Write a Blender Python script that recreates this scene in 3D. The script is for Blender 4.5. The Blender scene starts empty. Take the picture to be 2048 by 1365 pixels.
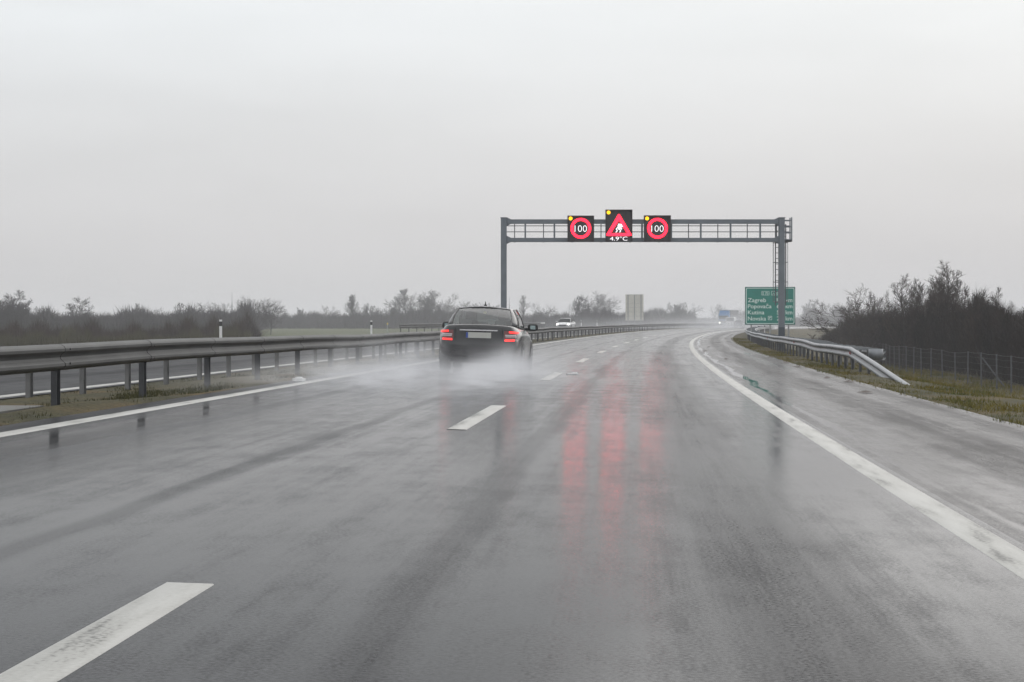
import bpy, math, random
import numpy as np
from mathutils import Vector, Matrix
random.seed(7); RNG = np.random.default_rng(11)
scene = bpy.context.scene
COL = scene.collection
R = math.radians
EYE = 1.0576          # camera height above the road centre line at s = 0
F = 3950.0            # focal length in pixels of a 2048 px wide frame
CX, YH = 1024.0, 650.3

# ------------------------------------------------------------------ helpers
def tag(o, label=None, cat=None, group=None, kind=None):
    if label: o['label'] = label
    if cat: o['category'] = cat
    if group: o['group'] = group
    if kind: o['kind'] = kind
    return o

def empty(name, loc=(0, 0, 0), rot=(0, 0, 0)):
    o = bpy.data.objects.new(name, None); COL.objects.link(o)
    o.location = loc; o.rotation_euler = rot; o.empty_display_size = .2
    return o

def thing(name, label, cat, loc=(0, 0, 0), rot=(0, 0, 0), group=None):
    return tag(empty(name, loc, rot), label, cat, group)

def copy_tree(o, parent=None):
    c = o.copy(); COL.objects.link(c); c.parent = parent
    for ch in list(o.children): copy_tree(ch, c)
    return c

class MB:
    """collects simple shapes and links them as ONE mesh object"""
    def __init__(s): s.v = []; s.f = []; s.m = []; s.uv = None
    def add(s, vs, fs, mi=0):
        b = len(s.v); s.v += [tuple(p) for p in vs]
        for f in fs: s.f.append(tuple(b + i for i in f)); s.m.append(mi)
    def box(s, c, size, rz=0, mi=0, bev=0.0):
        x, y, z = size[0] / 2, size[1] / 2, size[2] / 2
        if bev <= 0:
            vs = [(-x, -y, -z), (x, -y, -z), (x, y, -z), (-x, y, -z), (-x, -y, z), (x, -y, z), (x, y, z), (-x, y, z)]
            fs = [(0, 3, 2, 1), (4, 5, 6, 7), (0, 1, 5, 4), (1, 2, 6, 5), (2, 3, 7, 6), (3, 0, 4, 7)]
        else:   # vertical edges chamfered
            b = min(bev, x * .9, y * .9)
            ring = [(-x + b, -y), (x - b, -y), (x, -y + b), (x, y - b), (x - b, y), (-x + b, y), (-x, y - b), (-x, -y + b)]
            vs = [(a, c2, -z) for a, c2 in ring] + [(a, c2, z) for a, c2 in ring]
            fs = [tuple(range(7, -1, -1)), tuple(range(8, 16))] + [(i, (i + 1) % 8, 8 + (i + 1) % 8, 8 + i) for i in range(8)]
        ca, sa = math.cos(rz), math.sin(rz)
        s.add([(c[0] + a * ca - b2 * sa, c[1] + a * sa + b2 * ca, c[2] + d) for a, b2, d in vs], fs, mi)
    def tube(s, p0, p1, r0, r1=None, n=6, mi=0, cap=True):
        r1 = r0 if r1 is None else r1
        p0 = Vector(p0); p1 = Vector(p1); d = (p1 - p0)
        if d.length < 1e-6: return
        d.normalize()
        a = d.orthogonal().normalized(); b = d.cross(a)
        vs = []
        for p, r in ((p0, r0), (p1, r1)):
            for i in range(n):
                t = 2 * math.pi * (i + .5) / n
                vs.append(p + (a * math.cos(t) + b * math.sin(t)) * r)
        fs = [(i, (i + 1) % n, n + (i + 1) % n, n + i) for i in range(n)]
        if cap: fs += [tuple(range(n - 1, -1, -1)), tuple(range(n, 2 * n))]
        s.add(vs, fs, mi)
    def poly(s, pts, r, n=6, mi=0):
        for a, b in zip(pts[:-1], pts[1:]): s.tube(a, b, r, r, n, mi)
    def disc(s, c, r, h, n=24, axis='y', mi=0):
        ax = {'x': (1, 0, 0), 'y': (0, 1, 0), 'z': (0, 0, 1)}[axis]
        d = Vector(ax) * h / 2
        s.tube(Vector(c) - d, Vector(c) + d, r, r, n, mi)
    def sweep(s, rings, closed=True, mi=0, cap=False):
        n = len(rings[0]); b = len(s.v)
        for r in rings: s.v += [tuple(p) for p in r]
        for i in range(len(rings) - 1):
            for j in range(n if closed else n - 1):
                k = (j + 1) % n
                s.f.append((b + i * n + j, b + i * n + k, b + (i + 1) * n + k, b + (i + 1) * n + j)); s.m.append(mi)
        if cap:
            s.f.append(tuple(b + j for j in range(n - 1, -1, -1))); s.m.append(mi)
            e = b + (len(rings) - 1) * n
            s.f.append(tuple(e + j for j in range(n))); s.m.append(mi)
    def weld(s, eps=5e-4):
        """join coincident corners so that smooth shading runs across them"""
        idx, nv, mp = {}, [], []
        for v in s.v:
            k = (round(v[0] / eps), round(v[1] / eps), round(v[2] / eps))
            if k not in idx: idx[k] = len(nv); nv.append(v)
            mp.append(idx[k])
        ff, mm = [], []
        for f, m in zip(s.f, s.m):
            g = list(dict.fromkeys(mp[i] for i in f))
            if len(g) > 2: ff.append(tuple(g)); mm.append(m)
        s.v, s.f, s.m = nv, ff, mm; return s
    def build(s, name, mats, parent=None, smooth=False, loc=None):
        me = bpy.data.meshes.new(name); me.from_pydata(s.v, [], s.f)
        if not isinstance(mats, (list, tuple)): mats = [mats]
        for m in mats: me.materials.append(m)
        if len(mats) > 1: me.polygons.foreach_set('material_index', s.m)
        if s.uv is not None:
            uvl = me.uv_layers.new(name='st'); li = np.empty(len(me.loops), np.int32)
            me.loops.foreach_get('vertex_index', li)
            uvl.data.foreach_set('uv', np.asarray(s.uv, np.float32)[li].ravel())
        if smooth: me.polygons.foreach_set('use_smooth', [True] * len(me.polygons))
        me.update()
        o = bpy.data.objects.new(name, me); COL.objects.link(o)
        if parent: o.parent = parent
        if loc: o.location = loc
        return o

def np_mesh(name, V, Fc, mat, parent=None, k=3):
    """numpy vertices and k-sided faces -> one object"""
    me = bpy.data.meshes.new(name); n = len(Fc)
    me.vertices.add(len(V)); me.vertices.foreach_set('co', np.asarray(V, np.float32).ravel())
    me.loops.add(n * k); me.loops.foreach_set('vertex_index', np.asarray(Fc, np.int32).ravel())
    me.polygons.add(n); me.polygons.foreach_set('loop_start', np.arange(0, n * k, k, dtype=np.int32))
    me.materials.append(mat); me.update(calc_edges=True); me.validate()
    o = bpy.data.objects.new(name, me); COL.objects.link(o)
    if parent: o.parent = parent
    return o

# ------------------------------------------------------------------ materials
def new_mat(name):
    m = bpy.data.materials.new(name); m.use_nodes = True
    nt = m.node_tree; return m, nt, nt.nodes['Principled BSDF']

def N(nt, typ, **kw):
    n = nt.nodes.new(typ)
    for k, v in kw.items(): setattr(n, k, v)
    return n

def mat(name, col, rough=.6, metal=0., var=.15, scale=3., bump=0., bscale=40., spec=None, coat=0., col2=None):
    m, nt, p = new_mat(name)
    p.inputs['Roughness'].default_value = rough; p.inputs['Metallic'].default_value = metal
    if spec is not None: p.inputs['Specular IOR Level'].default_value = spec
    if coat: p.inputs['Coat Weight'].default_value = coat; p.inputs['Coat Roughness'].default_value = .08
    tc = N(nt, 'ShaderNodeTexCoord')
    nz = N(nt, 'ShaderNodeTexNoise'); nz.inputs['Scale'].default_value = scale; nz.inputs['Detail'].default_value = 5
    nt.links.new(tc.outputs['Object'], nz.inputs['Vector'])
    cr = N(nt, 'ShaderNodeValToRGB')
    c2 = col2 or tuple(min(1, c * (1 + var)) for c in col)
    c1 = tuple(c * (1 - var) for c in col) if col2 is None else col
    cr.color_ramp.elements[0].position = .3; cr.color_ramp.elements[1].position = .7
    cr.color_ramp.elements[0].color = (*c1, 1); cr.color_ramp.elements[1].color = (*c2, 1)
    nt.links.new(nz.outputs['Fac'], cr.inputs['Fac']); nt.links.new(cr.outputs['Color'], p.inputs['Base Color'])
    if bump:
        n2 = N(nt, 'ShaderNodeTexNoise'); n2.inputs['Scale'].default_value = bscale; n2.inputs['Detail'].default_value = 4
        nt.links.new(tc.outputs['Object'], n2.inputs['Vector'])
        b = N(nt, 'ShaderNodeBump'); b.inputs['Strength'].default_value = bump; b.inputs['Distance'].default_value = .02
        nt.links.new(n2.outputs['Fac'], b.inputs['Height']); nt.links.new(b.outputs['Normal'], p.inputs['Normal'])
    return m

def emit(name, col, strength, base=(.02, .02, .02)):
    m, nt, p = new_mat(name)
    p.inputs['Base Color'].default_value = (*base, 1); p.inputs['Roughness'].default_value = .5
    p.inputs['Emission Color'].default_value = (*col, 1); p.inputs['Emission Strength'].default_value = strength
    return m

def glass(name, tint, rough=.03, alpha=.35):
    """tinted window pane: mostly see-through, with a glossy skin"""
    m, nt, p = new_mat(name)
    out = nt.nodes['Material Output']
    tr = N(nt, 'ShaderNodeBsdfTransparent'); tr.inputs['Color'].default_value = (*tint, 1)
    gl = N(nt, 'ShaderNodeBsdfGlossy'); gl.inputs['Roughness'].default_value = rough
    fr = N(nt, 'ShaderNodeFresnel'); fr.inputs['IOR'].default_value = 1.75
    mx = N(nt, 'ShaderNodeMixShader')
    nt.links.new(fr.outputs[0], mx.inputs[0]); nt.links.new(tr.outputs[0], mx.inputs[1]); nt.links.new(gl.outputs[0], mx.inputs[2])
    nt.links.new(mx.outputs[0], out.inputs['Surface'])
    return m

def asphalt(name, dark, tracks, film, puddle=None, base=(.015, .015, .0165), ior=1.092, rmin=.075):
    """wet asphalt in (t, s) road coordinates. tracks: [(t, half width, depth)] squeezed-out darker bands;
    film: how much of the surface carries a smooth water film; puddle: (t0, t1) standing water"""
    m, nt, p = new_mat(name); L = nt.links
    uv = N(nt, 'ShaderNodeUVMap', uv_map='st')
    sep = N(nt, 'ShaderNodeSeparateXYZ'); L.new(uv.outputs[0], sep.inputs[0])
    def mapped(sx, sy, off=0):
        mp = N(nt, 'ShaderNodeMapping'); mp.inputs['Scale'].default_value = (sx, sy, 1); mp.inputs['Location'].default_value = (off, off, 0)
        L.new(uv.outputs[0], mp.inputs['Vector']); return mp.outputs[0]
    def noise(vec, scale, detail=4, rough=.55):
        n = N(nt, 'ShaderNodeTexNoise'); n.inputs['Scale'].default_value = scale; n.inputs['Detail'].default_value = detail
        n.inputs['Roughness'].default_value = rough
        L.new(vec, n.inputs['Vector']); return n.outputs['Fac']
    def math_(op, a, b=None, c=None, clamp=False):
        n = N(nt, 'ShaderNodeMath', operation=op, use_clamp=clamp)
        for i, x in enumerate((a, b, c)):
            if x is None: continue
            if isinstance(x, (int, float)): n.inputs[i].default_value = x
            else: L.new(x, n.inputs[i])
        return n.outputs[0]
    def ss(x, a, b, lo=0., hi=1.):
        n = N(nt, 'ShaderNodeMapRange', interpolation_type='SMOOTHSTEP')
        L.new(x, n.inputs[0])
        for i, v in enumerate((a, b, lo, hi)): n.inputs[i + 1].default_value = v
        return n.outputs[0]
    wob = math_('MULTIPLY_ADD', noise(mapped(.0, .10), 1., 3), .5, -.25)
    t = math_('ADD', sep.outputs['X'], wob)
    streak = noise(mapped(2.6, .07), 1.5, 6, .6)          # long streaks in the driving direction
    patch = noise(mapped(.45, .10, 3.7), 1., 5, .6)       # broad damp and flooded patches
    cross = noise(mapped(2.4, .8, 9.1), 1.2, 6, .7)      # ripples where water runs across with the camber
    grain = noise(mapped(1, 1), 55., 3)
    dry = None
    for (tc, hw, dep) in tracks:
        d = math_('ABSOLUTE', math_('SUBTRACT', t, tc))
        k = ss(d, hw * .25, hw * 1.3, dep, 0.)
        dry = k if dry is None else math_('MAXIMUM', dry, k)
    fine = noise(mapped(11, .09, 2.2), 1.2, 4, .65)       # fine scratchy streaks
    m1 = math_('MULTIPLY_ADD', streak, .38, math_('MULTIPLY', cross, .47))
    m1 = math_('MULTIPLY_ADD', patch, .40, m1)            # about .62 on average
    m1 = math_('MULTIPLY_ADD', fine, .16, math_('SUBTRACT', m1, .08))
    m1 = math_('MULTIPLY_ADD', grain, .44, math_('SUBTRACT', m1, .22))
    dryness = ss(m1, .84 - film * .2, .44 - film * .2)    # 0 = film, 1 = bare texture
    dryness = math_('MULTIPLY_ADD', dryness, .62, .08)
    if dry is not None:
        dryness = math_('ADD', dryness, math_('MULTIPLY', dry, math_('MULTIPLY_ADD', cross, 1.0, .45)), clamp=True)
    rough = math_('MULTIPLY_ADD', dryness, dark - rmin, rmin)
    bumpst = math_('MULTIPLY_ADD', dryness, .85, .13)
    if puddle:
        pt0, pt1 = puddle
        pe = math_('ADD', t, math_('MULTIPLY_ADD', patch, 1.0, -.5))
        pud = math_('MULTIPLY', ss(t, pt0, pt0 + .10), ss(pe, pt1, pt1 - .10))
        fl = ss(math_('ADD', math_('MULTIPLY', cross, .55), math_('MULTIPLY', patch, .6)), .72, .82)   # shallow pools elsewhere
        pud = math_('MAXIMUM', pud, math_('MULTIPLY', fl, .22))
        rough = math_('MULTIPLY', rough, math_('MULTIPLY_ADD', pud, -.97, 1.0))
        bumpst = math_('MULTIPLY', bumpst, math_('MULTIPLY_ADD', pud, -.995, 1.0))
    L.new(rough, p.inputs['Roughness'])
    cr = N(nt, 'ShaderNodeMix', data_type='RGBA')
    cr.inputs['A'].default_value = (*[c * .45 for c in base], 1); cr.inputs['B'].default_value = (*[c * 2.1 for c in base], 1)
    g2 = math_('MULTIPLY_ADD', ss(grain, .36, .66), .75, math_('MULTIPLY', patch, .3))
    L.new(g2, cr.inputs['Factor']); L.new(cr.outputs['Result'], p.inputs['Base Color'])
    L.new(math_('MULTIPLY_ADD', dryness, -(ior - 1.05), ior), p.inputs['IOR'])
    bh = math_('ADD', math_('MULTIPLY', grain, .5), math_('MULTIPLY', noise(mapped(1, .35, 5), 9., 3), .6))
    b = N(nt, 'ShaderNodeBump'); b.inputs['Distance'].default_value = .003
    L.new(bh, b.inputs['Height']); L.new(bumpst, b.inputs['Strength']); L.new(b.outputs['Normal'], p.inputs['Normal'])
    return m

def ground_mat():
    m, nt, p = new_mat('grassland'); L = nt.links
    tc = N(nt, 'ShaderNodeTexCoord')
    def noise(scale, detail=5):
        n = N(nt, 'ShaderNodeTexNoise'); n.inputs['Scale'].default_value = scale; n.inputs['Detail'].default_value = detail
        L.new(tc.outputs['Object'], n.inputs['Vector']); return n.outputs['Fac']
    a = N(nt, 'ShaderNodeValToRGB'); e = a.color_ramp.elements
    e[0].position = .32; e[0].color = (.032, .034, .010, 1); e[1].position = .68; e[1].color = (.100, .070, .023, 1)
    x = e.new(.5); x.color = (.053, .048, .016, 1)
    L.new(noise(.35, 8), a.inputs['Fac'])
    b = N(nt, 'ShaderNodeValToRGB'); e = b.color_ramp.elements
    e[0].position = .35; e[0].color = (.55, .5, .45, 1); e[1].position = .7; e[1].color = (1.15, 1.1, 1, 1)
    L.new(noise(9, 4), b.inputs['Fac'])
    mx = N(nt, 'ShaderNodeMix', data_type='RGBA', blend_type='MULTIPLY'); mx.inputs['Factor'].default_value = 1
    L.new(a.outputs['Color'], mx.inputs['A']); L.new(b.outputs['Color'], mx.inputs['B'])
    L.new(mx.outputs['Result'], p.inputs['Base Color']); p.inputs['Roughness'].default_value = .85
    p.inputs['Specular IOR Level'].default_value = .25
    bp = N(nt, 'ShaderNodeBump'); bp.inputs['Strength'].default_value = .8; bp.inputs['Distance'].default_value = .08
    L.new(noise(14, 5), bp.inputs['Height']); L.new(bp.outputs['Normal'], p.inputs['Normal'])
    return m

def foliage_mat(name, c1, c2, scale=.4):
    return mat(name, c1, .85, var=0, scale=scale, col2=c2, spec=.2)

M = {}
M['ground'] = ground_mat()
M['road'] = asphalt('wet_asphalt', .34, [(-3.95, .55, .7), (-2.65, .14, .35), (-1.02, .11, .25), (.92, .15, .30), (2.45, .50, .42)], .48)
M['shoulder'] = asphalt('wet_shoulder', .40, [(5.2, .5, .35), (6.2, .3, .3)], .10, puddle=(3.98, 4.22), base=(.024, .022, .022), ior=1.072)
M['opp'] = asphalt('wet_asphalt_other', .55, [(-9.5, .3, .3), (-13, .3, .3)], .45, ior=1.055, rmin=.35)
def paint_mat():
    m, nt, p = new_mat('road_paint'); L = nt.links
    uv = N(nt, 'ShaderNodeUVMap', uv_map='st'); mp = N(nt, 'ShaderNodeMapping'); mp.inputs['Scale'].default_value = (6, .7, 1); L.new(uv.outputs[0], mp.inputs['Vector'])
    n1 = N(nt, 'ShaderNodeTexNoise'); n1.inputs['Scale'].default_value = 1.2; n1.inputs['Detail'].default_value = 6; L.new(mp.outputs[0], n1.inputs['Vector'])
    n2 = N(nt, 'ShaderNodeTexNoise'); n2.inputs['Scale'].default_value = 45; n2.inputs['Detail'].default_value = 4; L.new(uv.outputs[0], n2.inputs['Vector'])
    ad = N(nt, 'ShaderNodeMath', operation='MULTIPLY_ADD'); L.new(n2.outputs['Fac'], ad.inputs[0]); ad.inputs[1].default_value = .5; L.new(n1.outputs['Fac'], ad.inputs[2])
    cr = N(nt, 'ShaderNodeValToRGB'); e = cr.color_ramp.elements
    e[0].position = .52; e[0].color = (.10, .098, .092, 1); e[1].position = .86; e[1].color = (.37, .365, .345, 1)
    x = e.new(.66); x.color = (.30, .295, .275, 1)
    L.new(ad.outputs[0], cr.inputs['Fac']); L.new(cr.outputs['Color'], p.inputs['Base Color'])
    p.inputs['Roughness'].default_value = .45; p.inputs['IOR'].default_value = 1.2
    return m
M['paint'] = paint_mat()
M['rail_old'] = mat('weathered_galvanised', (.066, .066, .064), .6, .0, spec=.28, var=.25, scale=1.2)
M['rail_new'] = mat('bright_galvanised', (.19, .20, .212), .48, .45, var=.12, scale=1.5)
M['post_dark'] = mat('dark_steel_post', (.055, .057, .062), .55, .3, var=.25, scale=4)
M['post_grey'] = mat('grey_steel_post', (.17, .17, .17), .5, .4, var=.2, scale=4)
M['bolt'] = mat('bolt_dark', (.04, .04, .04), .6)
M['gantry'] = mat('gantry_paint', (.145, .165, .185), .45, .25, var=.10, scale=2.)
M['gantry_low'] = mat('gantry_base_coat', (.050, .062, .075), .5, .2, var=.10, scale=3.)
M['steel_thin'] = mat('thin_steel', (.09, .10, .11), .5, .3, var=.1)
M['vms'] = mat('sign_housing', (.022, .021, .023), .55, var=.2, scale=3)
M['red'] = emit('red_led', (1., .0045, .021), 6.5)
M['white_led'] = emit('white_led', (1., .98, 1.), 1.5)
M['amber'] = emit('amber_lamp', (1., .50, .0), 2.2)
M['sign_green'] = mat('sign_green', (.010, .200, .155), .38, var=.10, scale=1.)
M['sign_white'] = mat('sign_white', (.70, .80, .76), .4, var=.05)
M['sign_edge'] = mat('sign_edge', (.03, .06, .055), .5)
M['alu'] = mat('sign_back_sheet', (.60, .585, .52), .55, .0, var=.06, scale=1.)
M['alu_post'] = mat('sign_post_steel', (.30, .31, .31), .5, .3, var=.1)
M['plastic_white'] = mat('white_plastic', (.72, .72, .72), .45, var=.06)
M['plastic_black'] = mat('black_plastic', (.015, .015, .015), .5)
M['refl_red'] = mat('red_reflector', (.35, .01, .012), .25)
M['refl_yellow'] = mat('yellow_reflector', (.60, .46, .03), .4)
M['concrete'] = mat('pale_concrete', (.11, .108, .10), .8, var=.15, scale=5, bump=.3)
M['wood_post'] = mat('concrete_fence_post', (.075, .078, .082), .75, var=.2, scale=6)
M['wire'] = mat('fence_wire', (.06, .062, .066), .5, .5)
M['bark'] = mat('bark', (.030, .026, .023), .9, var=.3, scale=3, bump=.4, bscale=20)
M['twig'] = foliage_mat('bare_twigs', (.022, .020, .020), (.046, .040, .039), .35)
M['twig_dark'] = foliage_mat('dark_bare_twigs', (.007, .005, .004), (.026, .0175, .013), .35)
M['twig_brown'] = foliage_mat('brown_twigs', (.022, .016, .0125), (.060, .043, .033), .5)
M['olive'] = foliage_mat('olive_scrub', (.048, .046, .026), (.085, .078, .044), .5)
M['grass'] = foliage_mat('verge_grass', (.050, .064, .010), (.185, .138, .030), .9)
M['grass_mid'] = foliage_mat('median_grass', (.035, .039, .013), (.075, .068, .024), .8)
M['leaf'] = mat('dead_leaf', (.035, .022, .014), .7)

# ------------------------------------------------------------------ the road line
X0, TH0, K0, K1 = -1.81255, .0601346, .000180148, 1.61152e-6
BANK, GR, CV = .0268678, -.000502665, 1.5406e-5
DASH0 = 8.1075
DS = .5
SA = np.arange(-60, 3200 + DS, DS)
def curv(s):
    k = K0 + K1 * np.clip(s, 0, 165)
    return np.where(s > 750, 0, k)
_i0 = int(np.argmin(np.abs(SA)))
_kk = curv(SA); HA = np.concatenate([[0], np.cumsum((_kk[1:] + _kk[:-1]) / 2 * DS)]); HA += TH0 - HA[_i0]
_px = np.concatenate([[0], np.cumsum((np.sin(HA[1:]) + np.sin(HA[:-1])) / 2 * DS)]); _py = np.concatenate([[0], np.cumsum((np.cos(HA[1:]) + np.cos(HA[:-1])) / 2 * DS)])
PXA = _px - _px[_i0] + X0; PYA = _py - _py[_i0]
_sl = GR + CV * np.clip(SA, 0, 220); _sl = _sl * np.clip(1 - (SA - 220) / 130, 0, 1); _sl = np.where(SA < 0, 0, _sl)
EA = np.concatenate([[0], np.cumsum((_sl[1:] + _sl[:-1]) / 2 * DS)]); EA -= EA[_i0]      # height of the lane line above its height at s = 0
def ip(a, s): return np.interp(s, SA, a)
def smooth(x): x = np.clip(x, 0, 1); return x * x * (3 - 2 * x)
def road_z(s, t): return ip(EA, s) - BANK * np.asarray(t)
def opp_z(s, t): return ip(EA, s) - BANK * (np.asarray(t) + 7.6)
def ground_z(s, t, under=True):
    s = np.asarray(s, float); t = np.asarray(t, float); s, t = np.broadcast_arrays(s, t)
    e = ip(EA, s); r = road_z(s, t); o = opp_z(s, t)
    u = .05 if under else 0
    right_base = EYE - 2.9 + 1.62 * smooth((s - 170) / 230)
    left_base = EYE - 1.75 + .72 * smooth((s - 300) / 260)
    z = r - u
    vr = r - .01 - .03 * np.clip(t - 6.5, 0, 2)
    z = np.where(t > 6.5, vr, z)
    z = np.where(t > 8.6, vr + (right_base - vr) * smooth((t - 8.6) / 4.6), z)
    k = smooth((-t - 4.3) / 2.9)
    z = np.where(t < -4.2, (r - .01) * (1 - k) + (o - .01) * k, z)
    z = np.where(t < -7.3, o - u, z)
    z = np.where(t < -18.3, o - .02, z)
    z = np.where(t < -18.9, o - .02 + (left_base - o) * smooth((-t - 18.9) / 6), z)
    return z
def P(s, t, z=None, dz=0.0):
    h = float(ip(HA, s)); x = float(ip(PXA, s)) + t * math.cos(h); y = float(ip(PYA, s)) - t * math.sin(h)
    if z is None: z = float(road_z(s, t))
    return Vector((x, y, z + dz))
def st_of(x, y):
    i = int(np.argmin((PXA - x) ** 2 + (PYA - y) ** 2)); h = HA[i]
    return float(SA[i]), float((x - PXA[i]) * math.cos(h) - (y - PYA[i]) * math.sin(h))
def at(px, Z, py=None):
    """world x, y (and z for a given row) of a photo position at distance Z"""
    x = (px - CX) / F * Z
    return (x, Z) if py is None else (x, Z, EYE + (YH - py) / F * Z)
def gz(x, y):
    s, t = st_of(x, y); return float(ground_z(s, t, False))
def head(s): return float(ip(HA, s))

def strip(name, s0, s1, ts, zf, m, parent=None, ds=2.0, kind=None, dz=0.0, fine=False):
    n = max(2, int((s1 - s0) / ds) + 1); ss = np.linspace(s0, s1, n)
    mb = MB(); uv = []
    h = ip(HA, ss); x = ip(PXA, ss); y = ip(PYA, ss)
    for i in range(n):
        for t in ts:
            mb.v.append((x[i] + t * math.cos(h[i]), y[i] - t * math.sin(h[i]), float(zf(ss[i], t)) + dz)); uv.append((t, ss[i]))
    k = len(ts)
    for i in range(n - 1):
        for j in range(k - 1):
            mb.f.append((i * k + j, i * k + j + 1, (i + 1) * k + j + 1, (i + 1) * k + j)); mb.m.append(0)
    mb.uv = uv
    o = mb.build(name, m, parent, smooth=True)
    if kind: o['kind'] = kind
    return o

# ground sheet
ss = np.concatenate([np.arange(-60, 130, 2.5), np.arange(130, 420, 7), np.arange(420, 800, 20), np.arange(800, 3201, 160)])
ts = np.concatenate([[-2400, -1600, -1000, -600, -350, -220, -140, -90, -60, -42, -32, -28], np.arange(-26, -18, .8), [-18.3, -18.0, -13, -7.7, -7.3], np.arange(-7.1, -4.1, .4), [-4.2, -3.9, 1, 6.3, 6.5], np.arange(6.8, 14.2, .6),
                     [15, 17, 20, 25, 32, 45, 65, 100, 160, 260, 420, 700, 1100, 1500]])
mb = MB(); h = ip(HA, ss); x = ip(PXA, ss); y = ip(PYA, ss)
for i in range(len(ss)):
    g = ground_z(np.full(len(ts), ss[i]), ts)
    for j, t in enumerate(ts):
        nz = 0
        if (6.8 < t < 400 or -400 < t < -18.5 or -7 < t < -4.3): nz = .035 * math.sin(ss[i] * .61 + t * 1.3) + .03 * math.sin(ss[i] * .23 - t * 2.1)
        mb.v.append((x[i] + t * math.cos(h[i]), y[i] - t * math.sin(h[i]), g[j] + nz))
k = len(ts)
for i in range(len(ss) - 1):
    for j in range(k - 1):
        mb.f.append((i * k + j, i * k + j + 1, (i + 1) * k + j + 1, (i + 1) * k + j)); mb.m.append(0)
tag(mb.build('ground', M['ground'], smooth=True), 'grass verges, median and flat winter fields on both sides of the motorway', kind='structure')

M['field'] = mat('green_field', (.036, .046, .012), .9, var=0, scale=.12, col2=(.062, .066, .022), bump=.5, bscale=6, spec=.2)
tag(strip('field', 170, 900, [-300, -200, -140, -90, -60, -42, -33], lambda s_, t_: float(ground_z(s_, t_)) + .09, M['field'], ds=10), 'flat green winter field beyond the oncoming carriageway', kind='structure')
road = strip('road', -20, 760, [-4.15, -3, -2, -1, 0, 1, 2, 3, 3.88], road_z, M['road'])
tag(road, 'wet two lane motorway carriageway curving away to the right', kind='structure')
shoulder = strip('hard_shoulder', -20, 760, [3.88, 4.4, 5, 5.8, 6.58], road_z, M['shoulder'])
tag(shoulder, 'wet hard shoulder with standing water along the right edge line', kind='structure')
opp = strip('opposite_road', -20, 760, [-18.35, -15, -11.5, -7.35], opp_z, M['opp'])
tag(opp, 'wet carriageway for oncoming traffic beyond the median', kind='structure')
def line(name, s0, s1, t, w, zf, parent, ds=2.0):
    # a film of paint 4 mm high whose edges run down to the asphalt
    e_ = .006
    zz = lambda s_, t_: float(zf(s_, t_)) + (.004 if abs(t_ - t) < w / 2 + e_ / 2 else -.001)
    o = strip(name, s0, s1, [t - w / 2 - e_, t - w / 2, t + w / 2, t + w / 2 + e_], zz, M['paint'], parent, ds)
    return o
line('edge_line', -15, 640, -3.73, .19, road_z, road)
line('edge_line', -15, 640, 3.70, .22, road_z, road)
k = -1
while DASH0 + 18 * k < 420:
    line('lane_dash', DASH0 + 18 * k - 6, DASH0 + 18 * k, 0, .19, road_z, road, 1.0); k += 1
line('edge_line', -15, 640, -7.62, .2, opp_z, opp)
line('edge_line', -15, 640, -15.4, .2, opp_z, opp)
for k in range(1, 26): line('lane_dash', 18 * k - 4, 18 * k + 2, -11.5, .15, opp_z, opp, 2.0)

# ------------------------------------------------------------------ guardrails
PROF = [(.752, -.012), (.745, .016), (.722, .052), (.700, .068), (.668, .066), (.628, .018), (.600, .004), (.572, .018), (.532, .066), (.500, .068), (.478, .052), (.455, .016), (.446, -.012)]
def wbeam(mb, s0, s1, t, face, zf, drop=None, wob=.0, ds=1.0, seed=0, th=.006, lap=0.):
    """W-beam swept along the road; face = +1 shows its front towards +t"""
    prof = PROF + [(a, b - th) for a, b in reversed(PROF)]
    rings = []; n = max(2, int((s1 - s0) / ds) + 1)
    for s in np.linspace(s0, s1, n):
        dz = wob * (math.sin(s * .21 + seed) + .6 * math.sin(s * .47 + 1.3 * seed)); dt = wob * .8 * math.sin(s * .17 + 2 * seed)
        zz = drop(s) if drop else 0
        base = float(zf(s, t))
        rings.append([P(s, t + dt + face * (d + lap), base + (h - .6) * (1 + lap * 1.5) + .6 + dz + zz) for h, d in prof])
    mb.sweep(rings, True, cap=True)
def rail_post(mb, s, t, top, zf, face, w=.12, d=.06):
    base = P(s, t - face * .07, float(zf(s, t)) - .25); hgt = top + .25
    rz = -head(s)
    # C-section post: web and two flanges
    mb.box((base.x, base.y, base.z + hgt / 2), (.008, w, hgt), rz)
    ca, sa = math.cos(rz), math.sin(rz)
    for q in (-1, 1):
        ox, oy = (d / 2 + .004) * 1, q * (w / 2 - .004)
        mb.box((base.x + ox * ca - oy * sa, base.y + ox * sa + oy * ca, base.z + hgt / 2), (d, .008, hgt), rz)
def median_z(s, t): return ground_z(s, t, False)

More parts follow.
